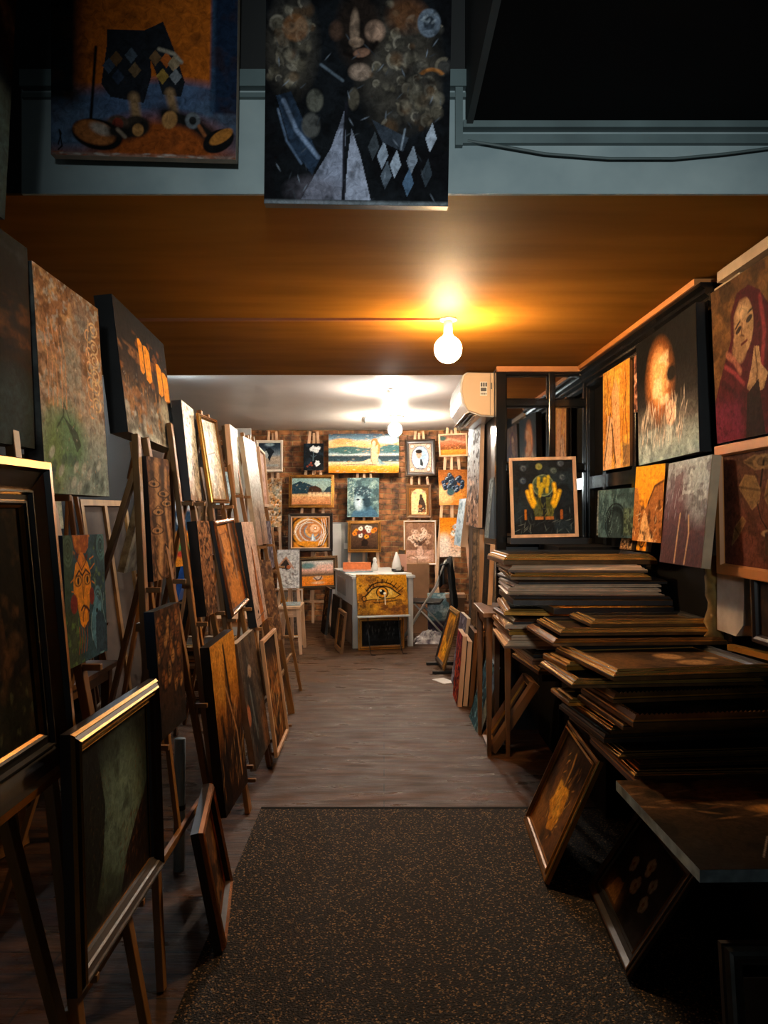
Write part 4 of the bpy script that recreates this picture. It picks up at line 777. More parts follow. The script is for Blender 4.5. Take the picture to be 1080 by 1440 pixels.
def brick_material():
    m = bpy.data.materials.new('old_brick'); m.use_nodes = True
    N = m.node_tree.nodes; L = m.node_tree.links; b = N['Principled BSDF']; tc = N.new('ShaderNodeTexCoord')
    sx = N.new('ShaderNodeSeparateXYZ'); cx = N.new('ShaderNodeCombineXYZ'); L.new(tc.outputs['Object'], sx.inputs[0]); L.new(sx.outputs['X'], cx.inputs['X']); L.new(sx.outputs['Z'], cx.inputs['Y'])
    nz = N.new('ShaderNodeTexNoise'); nz.inputs['Scale'].default_value = 9; nz.inputs['Detail'].default_value = 7; L.new(cx.outputs[0], nz.inputs['Vector'])
    br = N.new('ShaderNodeTexBrick'); br.inputs['Scale'].default_value = 1; br.inputs['Brick Width'].default_value = .21; br.inputs['Row Height'].default_value = .073; br.inputs['Mortar Size'].default_value = .008; br.inputs['Mortar Smooth'].default_value = .6
    br.inputs['Color1'].default_value = (*lin('#b5713a'), 1); br.inputs['Color2'].default_value = (*lin('#7d4a26'), 1); br.inputs['Mortar'].default_value = (*lin('#a58258'), 1)
    L.new(cx.outputs[0], br.inputs['Vector'])
    mr = N.new('ShaderNodeMapRange'); mr.inputs['From Min'].default_value = .36; mr.inputs['From Max'].default_value = .62; mr.inputs['To Min'].default_value = .18; mr.inputs['To Max'].default_value = 1.15; L.new(nz.outputs['Fac'], mr.inputs['Value'])
    vm = N.new('ShaderNodeVectorMath'); vm.operation = 'SCALE'; L.new(br.outputs['Color'], vm.inputs[0]); L.new(mr.outputs[0], vm.inputs['Scale']); L.new(vm.outputs[0], b.inputs['Base Color'])
    b.inputs['Roughness'].default_value = .7
    ad = N.new('ShaderNodeMath'); ad.operation = 'ADD'; L.new(nz.outputs['Fac'], ad.inputs[0]); L.new(br.outputs['Fac'], ad.inputs[1])
    bp = N.new('ShaderNodeBump'); bp.inputs['Strength'].default_value = .9; bp.inputs['Distance'].default_value = .03; bp.invert = True; L.new(ad.outputs[0], bp.inputs['Height']); L.new(bp.outputs[0], b.inputs['Normal'])
    MATS['brick'] = m
brick_material()
def ceiling_material():
    m = bpy.data.materials.new('amber_ceiling_paint'); m.use_nodes = True
    N = m.node_tree.nodes; L = m.node_tree.links; b = N['Principled BSDF']; tc = N.new('ShaderNodeTexCoord'); mp = N.new('ShaderNodeMapping'); mp.inputs['Scale'].default_value = (.5, 3, 1); L.new(tc.outputs['Object'], mp.inputs[0])
    nz = N.new('ShaderNodeTexNoise'); nz.inputs['Scale'].default_value = 2; nz.inputs['Detail'].default_value = 5; L.new(mp.outputs[0], nz.inputs['Vector'])
    rp = N.new('ShaderNodeValToRGB'); rp.color_ramp.elements[0].position = .3; rp.color_ramp.elements[0].color = (*lin('#774d17'), 1); rp.color_ramp.elements[1].position = .7; rp.color_ramp.elements[1].color = (*lin('#8f6022'), 1)
    L.new(nz.outputs['Fac'], rp.inputs[0]); L.new(rp.outputs[0], b.inputs['Base Color']); b.inputs['Roughness'].default_value = .62; b.inputs['Specular IOR Level'].default_value = .03
    bp = N.new('ShaderNodeBump'); bp.inputs['Strength'].default_value = .06; bp.inputs['Distance'].default_value = .02; L.new(nz.outputs['Fac'], bp.inputs['Height']); L.new(bp.outputs[0], b.inputs['Normal'])
    MATS['amber_ceiling'] = m
ceiling_material()
mat('mirror_glass', '#c8c8c4', .03, 1, .05, 3, (1, 1, 1), 0)

struct('floor', MB().box(-2.4, 1.6, -2.2, 10.4, -.1, 0), 'floorboards')
struct('floor_carpet', MB().box(-.62, 1.43, -2.2, 3.73, 0, .008), 'carpet')
struct('trim_1', MB().box(-.62, 1.43, 3.715, 3.74, 0, .009), 'black_matte')
struct('wall_back', MB().box(-2.4, 1.6, 10.2, 10.35, 0, 2.75), 'brick')
struct('wall_left', MB().box(-2.4, -2.3, -2.2, 10.2, 0, 4.1), 'wall_left_paint')
struct('wall_right', MB().box(1.43, 1.6, -2.2, 10.2, 0, 4.1), 'wall_dark')
struct('wall_return', MB().box(.78, 1.43, 5.16, 6.8, 0, 2.62), 'black_paint')
struct('ceiling', MB().box(-2.3, 1.43, 2.331, 5.39, 2.497, 2.504), 'amber_ceiling')
struct('ceiling_rear', MB().box(-2.3, 1.43, 5.39, 10.2, 2.63, 2.75), 'ceiling_white')
struct('wall_front', MB().box(-1.14, 1.43, 2.33, 2.45, 2.505, 4.1), 'upper_dark')
struct('wall_front_lower', MB().box(-1.136, 1.43, 2.318, 2.33, 2.497, 2.83), 'beam_paint')
struct('wall_front_side', MB().box(-2.3, -1.14, 2.33, 2.45, 2.505, 4.1), 'upper_dark')
struct('ceiling_front', MB().box(-2.3, 1.43, -2.2, 2.33, 4.1, 4.2), 'upper_dark')
sof = struct('ceiling_lower', MB().box(.275, 1.43, -2.2, 2.318, 2.71, 4.1), 'wall_dark')
struct('trim_2', MB().box(.255, .275, -2.2, 2.318, 2.70, 4.1), 'side_grey')
struct('trim_3', MB().box(.245, 1.43, 2.285, 2.318, 2.69, 2.712).box(.245, 1.43, 2.30, 2.318, 2.648, 2.676), 'moulding_paint')
struct('trim_4', MB().box(-1.13, .255, 2.29, 2.318, 2.82, 2.872).box(-1.13, .255, 2.302, 2.318, 2.792, 2.806), 'moulding_paint')
struct('trim_5', MB().box(.222, .245, 2.296, 2.318, 2.64, 2.86), 'moulding_paint')
struct('ceiling_edge', MB().box(-2.3, 1.43, 5.385, 5.40, 2.495, 2.64), 'ceiling_white')
# right wall cornice and panelling
co = [(1.43, 2.47), (1.335, 2.47), (1.335, 2.455), (1.36, 2.44), (1.352, 2.425), (1.372, 2.41), (1.368, 2.395), (1.388, 2.38), (1.384, 2.36), (1.40, 2.345), (1.43, 2.33)]
struct('trim_6', MB().prism(co, 3.12, 5.1), 'black_gloss')
struct('trim_7', MB().box(1.325, 1.43, 3.16, 5.1, 2.47, 2.5), 'orange_trim')
struct('trim_8', MB().box(1.36, 1.43, 2.35, 3.02, 2.435, 2.478).box(1.39, 1.43, 2.35, 2.9, 2.40, 2.42).box(1.385, 1.43, 2.88, 3.1, 2.40, 2.434), 'beige_trim')
pn = MB()
for y in (2.2, 3.0, 3.9, 4.13, 4.68, 5.05): pn.box(1.395, 1.43, y-.035, y+.035, .6, 2.34)
pn.box(1.4, 1.43, 2.2, 5.1, 1.66, 1.74)
struct('trim_9', pn, 'black_gloss')
struct('wall_patch', MB().add([(1.425,3.02,1.02),(1.425,2.86,1.02),(1.425,2.80,1.07),(1.425,2.79,1.30),(1.425,3.02,1.30),(1.36,3.02,1.02),(1.36,2.86,1.02),(1.36,2.80,1.07),(1.36,2.79,1.30),(1.36,3.02,1.30)], [(9,8,7,6,5),(0,1,6,5),(1,2,7,6),(2,3,8,7),(3,4,9,8),(4,0,5,9)]), 'plaster')
rg = random.Random(4); pts = []; m_ = MB()
m_.tube([(1.375+rg.uniform(-.01,.01), 3.075+rg.uniform(-.012,.012), z/100) for z in range(98, 132, 3)], [.034+rg.uniform(-.008,.012) for z in range(98, 132, 3)], 9)
struct('trim_10', m_, 'rust_plaster', smooth=True)

# mirrored black cabinet front at the end of the right wall
cab = root('mirrored_cabinet', 'black framed mirror-paned cabinet across the end of the right wall', 'cabinet', Matrix.Translation((.77, 5.1, 0)))
fr = MB()
for x0, x1 in ((0, .07), (.36, .405), (.615, .66)): fr.box(x0, x1, -.03, .05, 0, 2.48)
for z0, z1 in ((2.44, 2.49), (2.225, 2.275), (1.78, 1.83), (1.26, 1.32)): fr.box(.07, .66, -.02, .05, z0, z1)
fr.build('frame', 'black_gloss', cab, bevel=.006)
MB().box(.07, .66, 0, .05, 0, 1.26).build('lower_panel', 'black_paint', cab)
for x0, x1 in ((.07, .36), (.405, .615)):
    for z0, z1 in ((2.275, 2.44), (1.83, 2.225), (1.32, 1.78)):
        MB().box(x0, x1, .01, .02, z0, z1).build('mirror_pane', 'mirror_glass', cab)
        q = MB(); e = .008
        q.box(x0, x0+e, -.004, .01, z0, z1).box(x1-e, x1, -.004, .01, z0, z1).box(x0, x1, -.004, .01, z0, z0+e).box(x0, x1, -.004, .01, z1-e, z1)
        q.build('pane_bead', 'black_gloss', cab)
MB().box(0, .66, -.05, -.02, 2.46, 2.495).build('top_rail', 'orange_trim', cab)

# ---------------------------------------------------------------- lamps
def bulb(x, y, zc, zb, r, m, label, neck=.02, plate=.05):
    o = root('globe_bulb', label, 'light bulb', Matrix.Translation((x, y, 0)), 'bare globe bulbs on the ceilings')
    MB().lathe([(plate, zc-.014), (plate, zc-.004), (plate*.9, zc)], n=28).build('ceiling_rose', 'white_plastic', o, True)
    top = zb+r*.93
    MB().lathe([(neck, top), (neck*1.05, top+.01), (neck*1.05, zc-.02), (neck*.9, zc-.012)], n=20).build('lamp_holder', 'white_plastic', o, True)
    pr = [(r*math.sin(R(t)), zb-r*math.cos(R(t))) for t in range(4, 150, 8)]+[(neck*1.25, zb+r*.92), (neck*1.1, zb+r*1.05)]
    MB().lathe(pr, n=32).build('glass_globe', m, o, True)
    return o
bulb(.33, 3.81, 2.5, 2.338, .071, 'bulb_warm', 'large lit globe bulb hanging under the amber ceiling in front', .022, .045)
bulb(.04, 6.79, 2.63, 2.475, .048, 'bulb_small', 'smaller lit bulb under the white ceiling, nearer than the other there', .018, .055)
bulb(.13, 8.72, 2.63, 2.47, .082, 'bulb_white', 'lit globe bulb under the white ceiling, close to the brick wall', .022, .11)
tag(MB().box(-1.5, .30, 3.80, 3.825, 2.485, 2.5).build('conduit', 'cable_orange'), 'thin straight conduit running across the amber ceiling to the front bulb', 'conduit')
tag(MB().tube([(.13, 8.70, 2.622), (-.22, 8.72, 2.622), (-.235, 8.9, 2.62), (-.24, 9.3, 2.622)], .006, 6).build('cable', 'cable_grey'), 'thin cable on the white ceiling beside the bulb by the brick wall', 'cable')
tag(MB().tube([(.26, 2.30, 2.655), (.34, 2.295, 2.64), (.5, 2.295, 2.612), (.7, 2.295, 2.597), (.9, 2.295, 2.597), (1.06, 2.295, 2.612), (1.2, 2.295, 2.63), (1.42, 2.295, 2.625)], .004, 6).build('cable', 'cable_grey'), 'slack cable drooping along the pale beam under its moulding', 'cable')
tl = root('tube_lamp', 'short cool strip lamp on the white ceiling beside the left wall', 'lamp', Matrix.Translation((-1.82, 5.74, 2.63)))
MB().box(-.04, .04, -.3, .3, -.03, 0).build('housing', 'white_plastic', tl)
MB().tube([(0, -.28, -.055), (0, .28, -.055)], .014, 10).build('tube', 'tube_glow', tl)

# ---------------------------------------------------------------- air conditioner
ac = root('air_conditioner', 'cream wall air conditioner high on the black wall end', 'air conditioner', Matrix.Translation((0, 5.19, 0)))
pf = [(.775, 2.478), (.58, 2.482), (.552, 2.46), (.537, 2.40), (.534, 2.34), (.548, 2.27), (.585, 2.205), (.68, 2.172), (.775, 2.166)]
MB().prism(pf, 0, .82).build('body', 'white_plastic', ac, bevel=.008)
MB().prism([(.772, 2.474), (.59, 2.477), (.562, 2.455), (.548, 2.40), (.545, 2.34), (.558, 2.275), (.59, 2.212), (.682, 2.178), (.772, 2.172)], -.012, .0).build('end_cap', 'beige_plastic', ac, bevel=.006)
MB().box(.742, .745, -.014, -.011, 2.18, 2.472).build('seam', 'grey_plastic', ac)
st = MB().box(.672, .722, -.0135, -.012, 2.315, 2.412).build('rating_sticker', 'paper', ac)
k = MB()
for i in range(3): k.box(.677+.016*i, .689+.016*i, -.0145, -.0135, 2.378, 2.406)
k.box(.677, .717, -.0145, -.0135, 2.345, 2.37)
for i in range(4): k.box(.677+.011*i, .684+.011*i, -.0145, -.0135, 2.322, 2.334)
k.build('printed_marks', 'grey_plastic', st)
MB().box(.748, .756, -.016, -.01, 2.36, 2.405).build('latch', 'grey_plastic', ac)
for i in range(3):
    x = .585+.028*i; z = 2.195-.008*i
    MB().bar((x, .02, z), (x, .80, z), .004, .03, (.3, 0, -1)).build('vane', ['beige_plastic', 'grey_plastic', 'beige_plastic'][i], ac)

# ---------------------------------------------------------------- left row: easels and their pictures
E_ = lambda y, k, wb, wt, H, rails, label, x=-.63, dp=.75, **q: easel(x, y, 90, k, wb, wt, H, dp, rails, label, **q)
E_(1.38, .17, .34, .06, 2.0, (.885, 1.66), 'wooden easel at the front of the left row holding the gilt dark picture', x=-.66)
E_(1.92, .15, .2, .05, 1.95, (.41, 1.085, 1.55), 'wooden easel holding the yellow mask canvas between two others', x=-.66)
E_(2.74, .115, .42, .05, 1.78, (.725, 1.24), 'wooden easel with long front leg beside the carved faces picture', x=-.68)
E_(3.42, .155, .3, .07, 1.9, (.24, 1.02, 1.55), 'wooden easel holding the pale crackled canvas on top', x=-.66)
E_(4.02, .15, .34, .08, 2.04, (.17, .955, 1.54), 'tall wooden easel whose bare tips stand clear of the pictures', x=-.66)
E_(4.72, .16, .3, .08, 2.04, (.065, .80, 1.61), 'wooden easel holding the pink dripping canvas at mid height', x=-.66)
E_(5.22, .15, .3, .08, 2.05, (.59, 1.27), 'wooden easel behind the tall white canvas with bare tree', x=-.66)
E_(5.85, .17, .36, .08, 2.1, (1.06, 1.535), 'wooden easel at the far end of the left row', x=-.68, dp=.5)

P = painting
P((-.922,1.598,1.666,89.7,2.3,0), .70, .529, dark_abstract, 'dark brown and blue abstract canvas at the top of the nearest left easel', t=.04, edge='black_paint')
P((-.902,2.199,1.551,90.7,3.5,0), .468, .618, grey_figure, 'tall rough canvas, golden at top and grey-green at bottom, on left easels', t=.05, edge='grey_edge', finish='oil_paint')
P((-.965,3.118,1.792,93.2,7,-.7), .783, .513, cathedral, 'wide dark canvas with glowing orange arched windows', t=.065, edge='black_paint', finish='oil_paint')
P((-1.08,2.62,1.70,92,5,0), .34, .53, plain_dark, 'blank dark canvas half hidden behind the orange-windowed one', t=.03)
P((-.839,2.826,1.246,87.6,3.1,.6), .241, .461, carved_faces, 'narrow brown canvas of carved-looking faces under the orange-windowed one', t=.05)
P((-.745,2.634,.728,87.5,3.7,.4), .263, .436, crowd_faces, 'small dark canvas of many crowded brown faces, below the carved faces', t=.035, edge='teal_edge')
P((-.822,2.058,1.089,92,2.5,-1), .305, .348, yellow_mask, 'small canvas with a bright yellow bearded mask face on blue', t=.045, edge='blue_edge')
P((-.782,1.433,.889,89.7,5.3,0), .70, .732, dark_ruin, 'dark picture in a broad black and gilt frame at the near left edge', frame='blackgold')
P((-.704,1.954,.415,90.7,2.3,-1.7), .643, .578, river, 'dark river landscape in a dark frame with fine gold lines', frame='river', finish='varnished_paint')
P((-.607,2.717,.012,98.5,10.8,.6), .453, .415, brown_scene, 'brown picture with coppery frame standing on the floor by the carpet', frame='copper', T=.045)
P((-.642,3.240,.243,86,4.8,3), .36, .715, orange_black, 'canvas fading from amber at top into black streaks', t=.04)
P((-.654,4.016,.179,90.5,8.8,-.3), .49, .654, grey_saint, 'dim grey canvas of a robed figure, next to the amber and black one', t=.03, edge='canvas_edge')
P((-.638,4.566,.068,91,7.4,-1.5), .57, .68, flames, 'black canvas with ragged orange flame strokes, low in the left row', frame='thin_pale')
P((-.912,3.605,1.554,94.3,5.8,-.7), .31, .471, pale_crackle, 'pale crackled grey canvas with a deep black edge', t=.045, finish='glossy_paint')
P((-.868,3.885,1.546,84.5,9.1,0), .29, .46, pale_city, 'silvery pale picture in a gilt frame beside the crackled canvas', frame='gold', W=.022, T=.02, finish='glossy_paint')
P((-.937,4.80,1.619,94,5.2,.6), .40, .433, pale_green, 'slim pale green canvas with bare wooden edge, high in the left row', t=.03, edge='pale_wood', finish='glossy_paint')
P((-.845,5.190,1.274,88.9,8,-.4), .41, .744, white_tree, 'tall white canvas with a brown bare tree at its foot', t=.03, edge='canvas_edge', finish='glossy_paint')
P((-.928,5.76,1.539,95.2,5,.3), .60, .447, pinkish, 'pinkish picture in pale wooden frame, high at the far left', frame='thin_pale')
P((-.86,5.67,1.066,94,5.6,-1), .50, .367, purple_grey, 'dark purple-grey canvas below the pale wooden framed picture', t=.03, edge='canvas_edge')
P((-.766,4.656,.805,90.4,8.7,-.5), .408, .64, pink_drips, 'pink canvas with brown drips and a wide black edge', t=.05)
P((-.735,5.12,.599,88,10.1,-3), .42, .578, bark, 'brown bark-textured canvas just behind the pink dripping one', t=.03, edge='brown_wood')
P((-.800,3.444,1.025,87.5,6.2,-.8), .192, .436, brown_texture, 'narrow brown rough canvas beside the amber picture with rolled frame', t=.045)
P((-.804,4.058,.961,92.1,10.7,1.1), .60, .507, amber_church, 'amber picture in a frame with its copper highlights coloured in', frame='copper')

# things behind the left row
E2 = lambda x, y, th, H, label, rails=(): easel(x, y, th, .14, .28, .06, H, .32, rails, label, mw='brown_wood')
E2(-1.62, 2.35, 75, 1.75, 'brown easel standing behind the yellow mask canvas', (1.42,))
E2(-1.72, 4.98, -92, 1.9, 'brown easel turned away behind the carved faces canvas', (1.10,))
E2(-1.66, 4.55, 100, 1.7, 'brown easel deep behind the left row, carrying an amber sheet', (.8,))
E2(-1.86, 6.62, -90, 1.6, 'brown easel turned away behind the blue-edged canvas', (.72,))
P((-1.36,3.0,1.43,80,6,0), .2, .3, pale_blue, 'slim pale blue picture seen above the yellow mask canvas', t=.02, edge='canvas_edge')
P((-1.75,5.15,1.11,-90,14,0), .6, .565, plain_dark, 'canvas turned away showing a speckled grey-white edge', t=.045, edge='grey_edge')
P((-1.68,5.20,1.715,-92,12,0), .55, .27, plain_dark, 'small framed picture turned away above the speckled-edged canvas', frame='brown')
P((-1.86,6.75,.727,-90,14,0), .5, .68, plain_grey, 'canvas turned away with a bright blue painted edge', t=.05, edge='blue_edge')
P((-1.72,4.5,.81,120,12,0), .28, .5, amber_sheet, 'amber sheet canvas glimpsed between the legs of left easels', t=.02, edge='canvas_edge')
P((-1.62,6.05,1.06,70,8,0), .3, .62, abstract_bright, 'bright orange, blue and green abstract behind the left easels', t=.02, edge='canvas_edge')
P((-1.53,7.2,1.57,60,10,0), .30, .33, plain_grey, 'pale blank canvas glimpsed behind the tall easel tips', t=.02, edge='canvas_edge')
E2(-1.72, 6.05, 70, 1.6, 'brown easel carrying the bright abstract behind the left row', (1.05,))
E2(-1.62, 7.22, 60, 1.95, 'brown easel carrying a pale blank canvas near the far left', (1.56,))

def turned(x, y, z, th, lean, w, h, label, m='brown_wood', bar='easel_wood'):
    r = root('turned_canvas', label, 'canvas', pose(x, y, z, th, lean), 'canvases turned to the left wall')
    MB().box(-w/2, w/2, -.006, 0, 0, h).build('backing', m, r); q = .045
    for a_ in ((-w/2, w/2, 0, q), (-w/2, w/2, h-q, h), (-w/2, -w/2+q, q, h-q), (w/2-q, w/2, q, h-q), (-q/2, q/2, q, h-q)):
        MB().box(a_[0], a_[1], -.028, -.006, a_[2], a_[3]).build('stretcher_bar', bar, r)
    return r
turned(-1.72, 3.05, .004, 72, 9, .62, 1.55, 'tall turned canvas with brown back behind the yellow mask canvas')
turned(-1.95, 3.85, .004, 84, 8, .7, 1.35, 'brown turned canvas by the left wall behind the carved faces')
turned(-1.97, 2.35, .004, 80, 8, .6, 1.75, 'tall brown turned canvas by the left wall nearest the front')
turned(-1.96, 5.7, .004, 86, 8, .8, 1.6, 'broad turned canvas by the left wall behind the pile of frames', 'board_back')
turned(-1.97, 8.6, .004, 86, 8, .9, 1.5, 'broad turned canvas by the left wall farthest back', 'board_back')

def low_table(name, x0, x1, y0, y1, z, label, m='brown_wood', leg=.05):
    r = root(name, label, 'table', Matrix.Translation(((x0+x1)/2, (y0+y1)/2, 0))); a, b = (x1-x0)/2, (y1-y0)/2
    MB().box(-a, a, -b, b, z-.03, z).build('tabletop', m, r, bevel=.004)
    MB().box(-a+.03, a-.03, -b+.03, b-.03, z-.09, z-.03).build('apron', m, r)
    for i in (-1, 1):
        for j in (-1, 1): MB().bar((i*(a-leg), j*(b-leg), z-.03), (i*(a-leg), j*(b-leg), 0), leg, leg, w1=leg*.6, d1=leg*.6).build('leg', m, r, bevel=.003)
    return r
low_table('side_table', -1.92, -1.47, 3.35, 4.1, .68, 'brown side table behind left easels carrying carved gilt frames')
low_table('low_table', -1.75, -1.19, 5.5, 6.2, .25, 'low brown table behind left easels under a pile of frames')
low_table('corner_table', -1.75, -1.25, 7.5, 8.05, .42, 'pale topped low table behind the pink dripping canvas', 'pale_wood')

def flat_frame(st, x, y, z, t, rot, w, d, label, group, art_=None, th0=0):
    """a picture lying on its back, near-left corner at x, y; its own z is the underside"""
    r = root('stacked_picture', label, 'picture frame', Matrix.Translation((x, y, z)) @ Matrix.Rotation(R(rot), 4, 'Z'), group)
    def lay(o): o.matrix_local = Matrix(((1,0,0,w/2),(0,0,1,0),(0,-1,0,0),(0,0,0,1)))
    if st == 'board':
        me = (art_ or plain_dark)(w, d).mesh(w, d, -t); me.materials.append(MATS['oil_paint']); o = bpy.data.objects.new('canvas', me); C.objects.link(o); o.parent = r; lay(o)
        q = MB().box(-w/2, w/2, -t+.001, 0, 0, d).build('stretcher', 'black_paint' if st == 'board' and art_ is not storm_plain else 'pale_blue_edge', r); lay(q); return r
    mb, slots, fw, fd = frame_mesh(w, d, st, t); lay(mb.build('frame', slots, r))
    a_ = (art_ or plain_dark); me = a_(w-1.9*fw, d-1.9*fw).mesh(w-1.9*fw, d-1.9*fw, -t*.35); me.materials.append(MATS['oil_paint'])
    o = bpy.data.objects.new('canvas', me); C.objects.link(o); o.parent = r; o.matrix_local = Matrix(((1,0,0,w/2),(0,0,1,fw*.95),(0,-1,0,0),(0,0,0,1)))
    if st in ('beadgold', 'darkbead', 'rope', 'ropedark'):
        s_, d_, pi, sz = {'beadgold': (.03, t*.78, .012, .008), 'darkbead': (.035, t*.5, .013, .011), 'rope': (.03, t*.9, .016, .017), 'ropedark': (.03, t*.7, .015, .014)}[st]
        lay(bead_mesh(w, d, s_, d_, pi, sz).build('rope_trim', {'beadgold': 'gold', 'darkbead': 'bronze', 'rope': 'bronze', 'ropedark': 'grey_weathered'}[st], r))
    return r
ORD = ['topmost', 'second', 'third', 'fourth', 'fifth', 'sixth', 'seventh', 'eighth', 'ninth', 'tenth', 'eleventh', 'twelfth', 'thirteenth', 'fourteenth', 'fifteenth', 'sixteenth', 'seventeenth', 'eighteenth', 'nineteenth', 'twentieth']
LOOK = {'gold': 'gilt frame', 'gold2': 'double-edged gilt frame', 'ribwood': 'ribbed light wood frame', 'beadgold': 'beaded gilt frame', 'dark': 'dark frame', 'pale': 'slim pale wood frame', 'darkbead': 'dark beaded frame', 'white': 'white frame', 'bronze': 'bronzed frame', 'rope': 'rope-moulded bronze frame', 'ropedark': 'dark rope-moulded frame', 'board': 'unframed canvas', 'bigp': 'gilt framed picture'}
def pile(rows, where, group, arts={}):
    for i, (st, x, y, z, t, rot, w, d) in enumerate(rows):
        o = ORD[i] if i == 0 else ORD[i]+' from the top'
        flat_frame(st, x, y, z, t, rot, w, d, f'{LOOK[st]} lying flat, {o} of {where}'.replace('lying flat, ' if len(LOOK[st].split()) > 3 else '~', ''), group, arts.get(i))
BACK = [
('gold2',0.581,3.598,1.244,0.05,2.0,.76,.45),('ribwood',0.602,3.597,1.206,0.037,-1.0,0.677,0.40),('beadgold',0.616,3.602,1.171,0.034,-3.5,0.673,0.62),
('dark',0.654,3.599,1.147,0.023,2.9,0.74,0.50),('pale',0.634,3.601,1.133,0.0135,1.3,0.723,0.42),('pale',0.602,3.598,1.116,0.0165,-2.9,0.734,0.431),
('ribwood',0.595,3.600,1.095,0.0205,-3.7,0.755,0.426),('darkbead',0.629,3.596,1.047,0.047,-1.0,0.77,0.502),('board',0.805,3.503,1.015,0.031,2.9,0.58,0.450),
('gold',0.600,3.694,0.985,0.029,-5.2,0.79,0.575),('dark',0.624,3.568,0.958,0.026,2.9,0.77,0.500),('pale',0.591,3.615,0.93,0.027,-4.2,0.80,0.581),
('gold',0.610,3.607,0.9,0.029,0.1,0.800,0.564),('pale',0.622,3.611,0.875,0.024,1.4,0.78,0.502),('ribwood',0.585,3.602,0.835,0.039,-2.3,0.81,0.517),
('white',0.765,3.699,0.81,0.024,6.3,0.64,0.40),('dark',0.738,3.653,0.78,0.029,2.9,0.66,0.500),('pale',0.726,3.628,0.75,0.029,3.3,0.67,0.45),('gold2',0.749,3.588,0.71,0.039,6.5,0.64,0.45)]
MID = [('gold2',0.862,3.081,1.02,0.03,2.9,0.535,0.300),('gold2',0.726,3.045,0.99,0.029,2.9,0.675,0.38),('bronze',0.677,2.965,0.962,0.027,2.9,0.72,0.44)]
FRONT = [('bigp',0.780,2.513,0.925,0.036,8.0,0.625,0.532),('gold',0.695,2.822,0.895,0.029,8.3,0.70,0.25),('gold2',0.676,2.663,0.865,0.029,4.3,0.73,0.40),
('rope',0.796,2.571,0.835,0.029,8.0,0.61,0.444),('rope',0.809,2.403,0.8,0.034,5.7,0.60,0.464),('bronze',0.799,2.473,0.77,0.029,5.6,0.61,0.424),
('gold',0.718,2.880,0.745,0.024,4.3,0.69,0.228),('gold2',0.803,2.617,0.715,0.029,6.9,0.60,0.45),('ropedark',0.775,2.608,0.685,0.029,6.2,0.63,0.46),
('gold2',0.792,2.495,0.665,0.019,4.9,0.61,0.50),('bronze',0.853,2.470,0.645,0.019,4.9,0.55,0.500),('gold2',0.822,2.429,0.624,0.0205,2.7,0.585,0.45)]
pile(BACK, 'the rear pile', 'frames in the rear pile', {8: amber_board})
pile(MID, 'the middle pile', 'frames in the middle pile')
pile(FRONT, 'the front pile', 'frames in the front pile', {0: sheep_field})
flat_frame('board', .775, 1.815, .59, .032, 1.5, .64, .605, 'dark landscape canvas with pale worn edge lying at the front corner of the table', None, storm_plain)['category'] = 'painting'
flat_frame('bronze', .83, 2.42, .59, .032, 2, .58, .5, 'bronzed frame lying at the very bottom of the front pile', 'frames in the front pile')
o = MB().bar((1.34, 2.86, .978), (1.405, 2.62, .978), .03, .022).build('gilt_moulding', 'gold_bright'); tag(o, 'loose length of bright gilt moulding on the front pile by the wall', 'moulding')
# small things on the rear pile
P((1.30,3.98,1.298,-72,10,0), .10, .13, mottled, 'tiny mottled picture standing on the rear pile of frames', t=.02, edge='brown_wood')
P((1.34,3.86,1.298,-78,10,0), .09, .13, leaf_yellow, 'tiny yellow leaf picture standing at the right of the mottled one', t=.03, edge='pale_wood')
for i, (x, y, z, w, d, st) in enumerate(((-1.84,3.42,.682,.3,.36,'ribwood'),(-1.80,3.46,.718,.24,.3,'gold'))):
    flat_frame(st, x, y, z, .034, 0, w, d, ['ribbed wood frame on the side table behind left easels', 'gilt frame lying on the ribbed one on the side table'][i], 'frames on the side table')
for i in range(9):
    flat_frame(['gold','dark','ribwood','white','gold2','ribwood','dark','pale','gold'][i], -1.66+.02*(i*3 % 4), 5.55+.015*(i*5 % 4), .252+.0275*i, .026, (i*7 % 5)-2, .46, .5,
        f"{['gilt','dark','ribbed wood','white','double-edged gilt','ribbed wood','dark','slim pale','gilt'][i]} frame in the pile behind left easels, {ORD[i]} from the bottom" if i else 'gilt frame at the bottom of the pile behind left easels', 'pile of frames on the low table')

# display tables under the piles
dt = root('display_table', 'black table by the right wall under the front pile of frames', 'table', Matrix.Translation((1.1, 2.45, 0)))
MB().box(-.24, .31, -.6, .68, .555, .589).build('tabletop', 'black_matte', dt)
MB().box(.02, .31, -.5, .66, 0, .555).build('body', 'black_matte', dt)
MB().box(-.26, .31, .66, 1.05, .589, .958).build('plinth', 'black_matte', dt)
for y in (-.58, .60): MB().box(-.06, .0, y, y+.05, 0, .555).build('leg', 'black_matte', dt)
rt = root('display_counter', 'black counter below the mirrored cabinet under the rear pile of frames', 'counter', Matrix.Translation((1.05, 4.0, 0)))
MB().box(-.28, .36, -.40, .42, .675, .709).build('countertop', 'black_matte', rt)
MB().box(.03, .36, -.40, .85, 0, .675).build('body', 'black_matte', rt)
MB().box(-.0, .36, .44, 1.02, .0, 1.29).build('back_shelf', 'black_matte', rt)

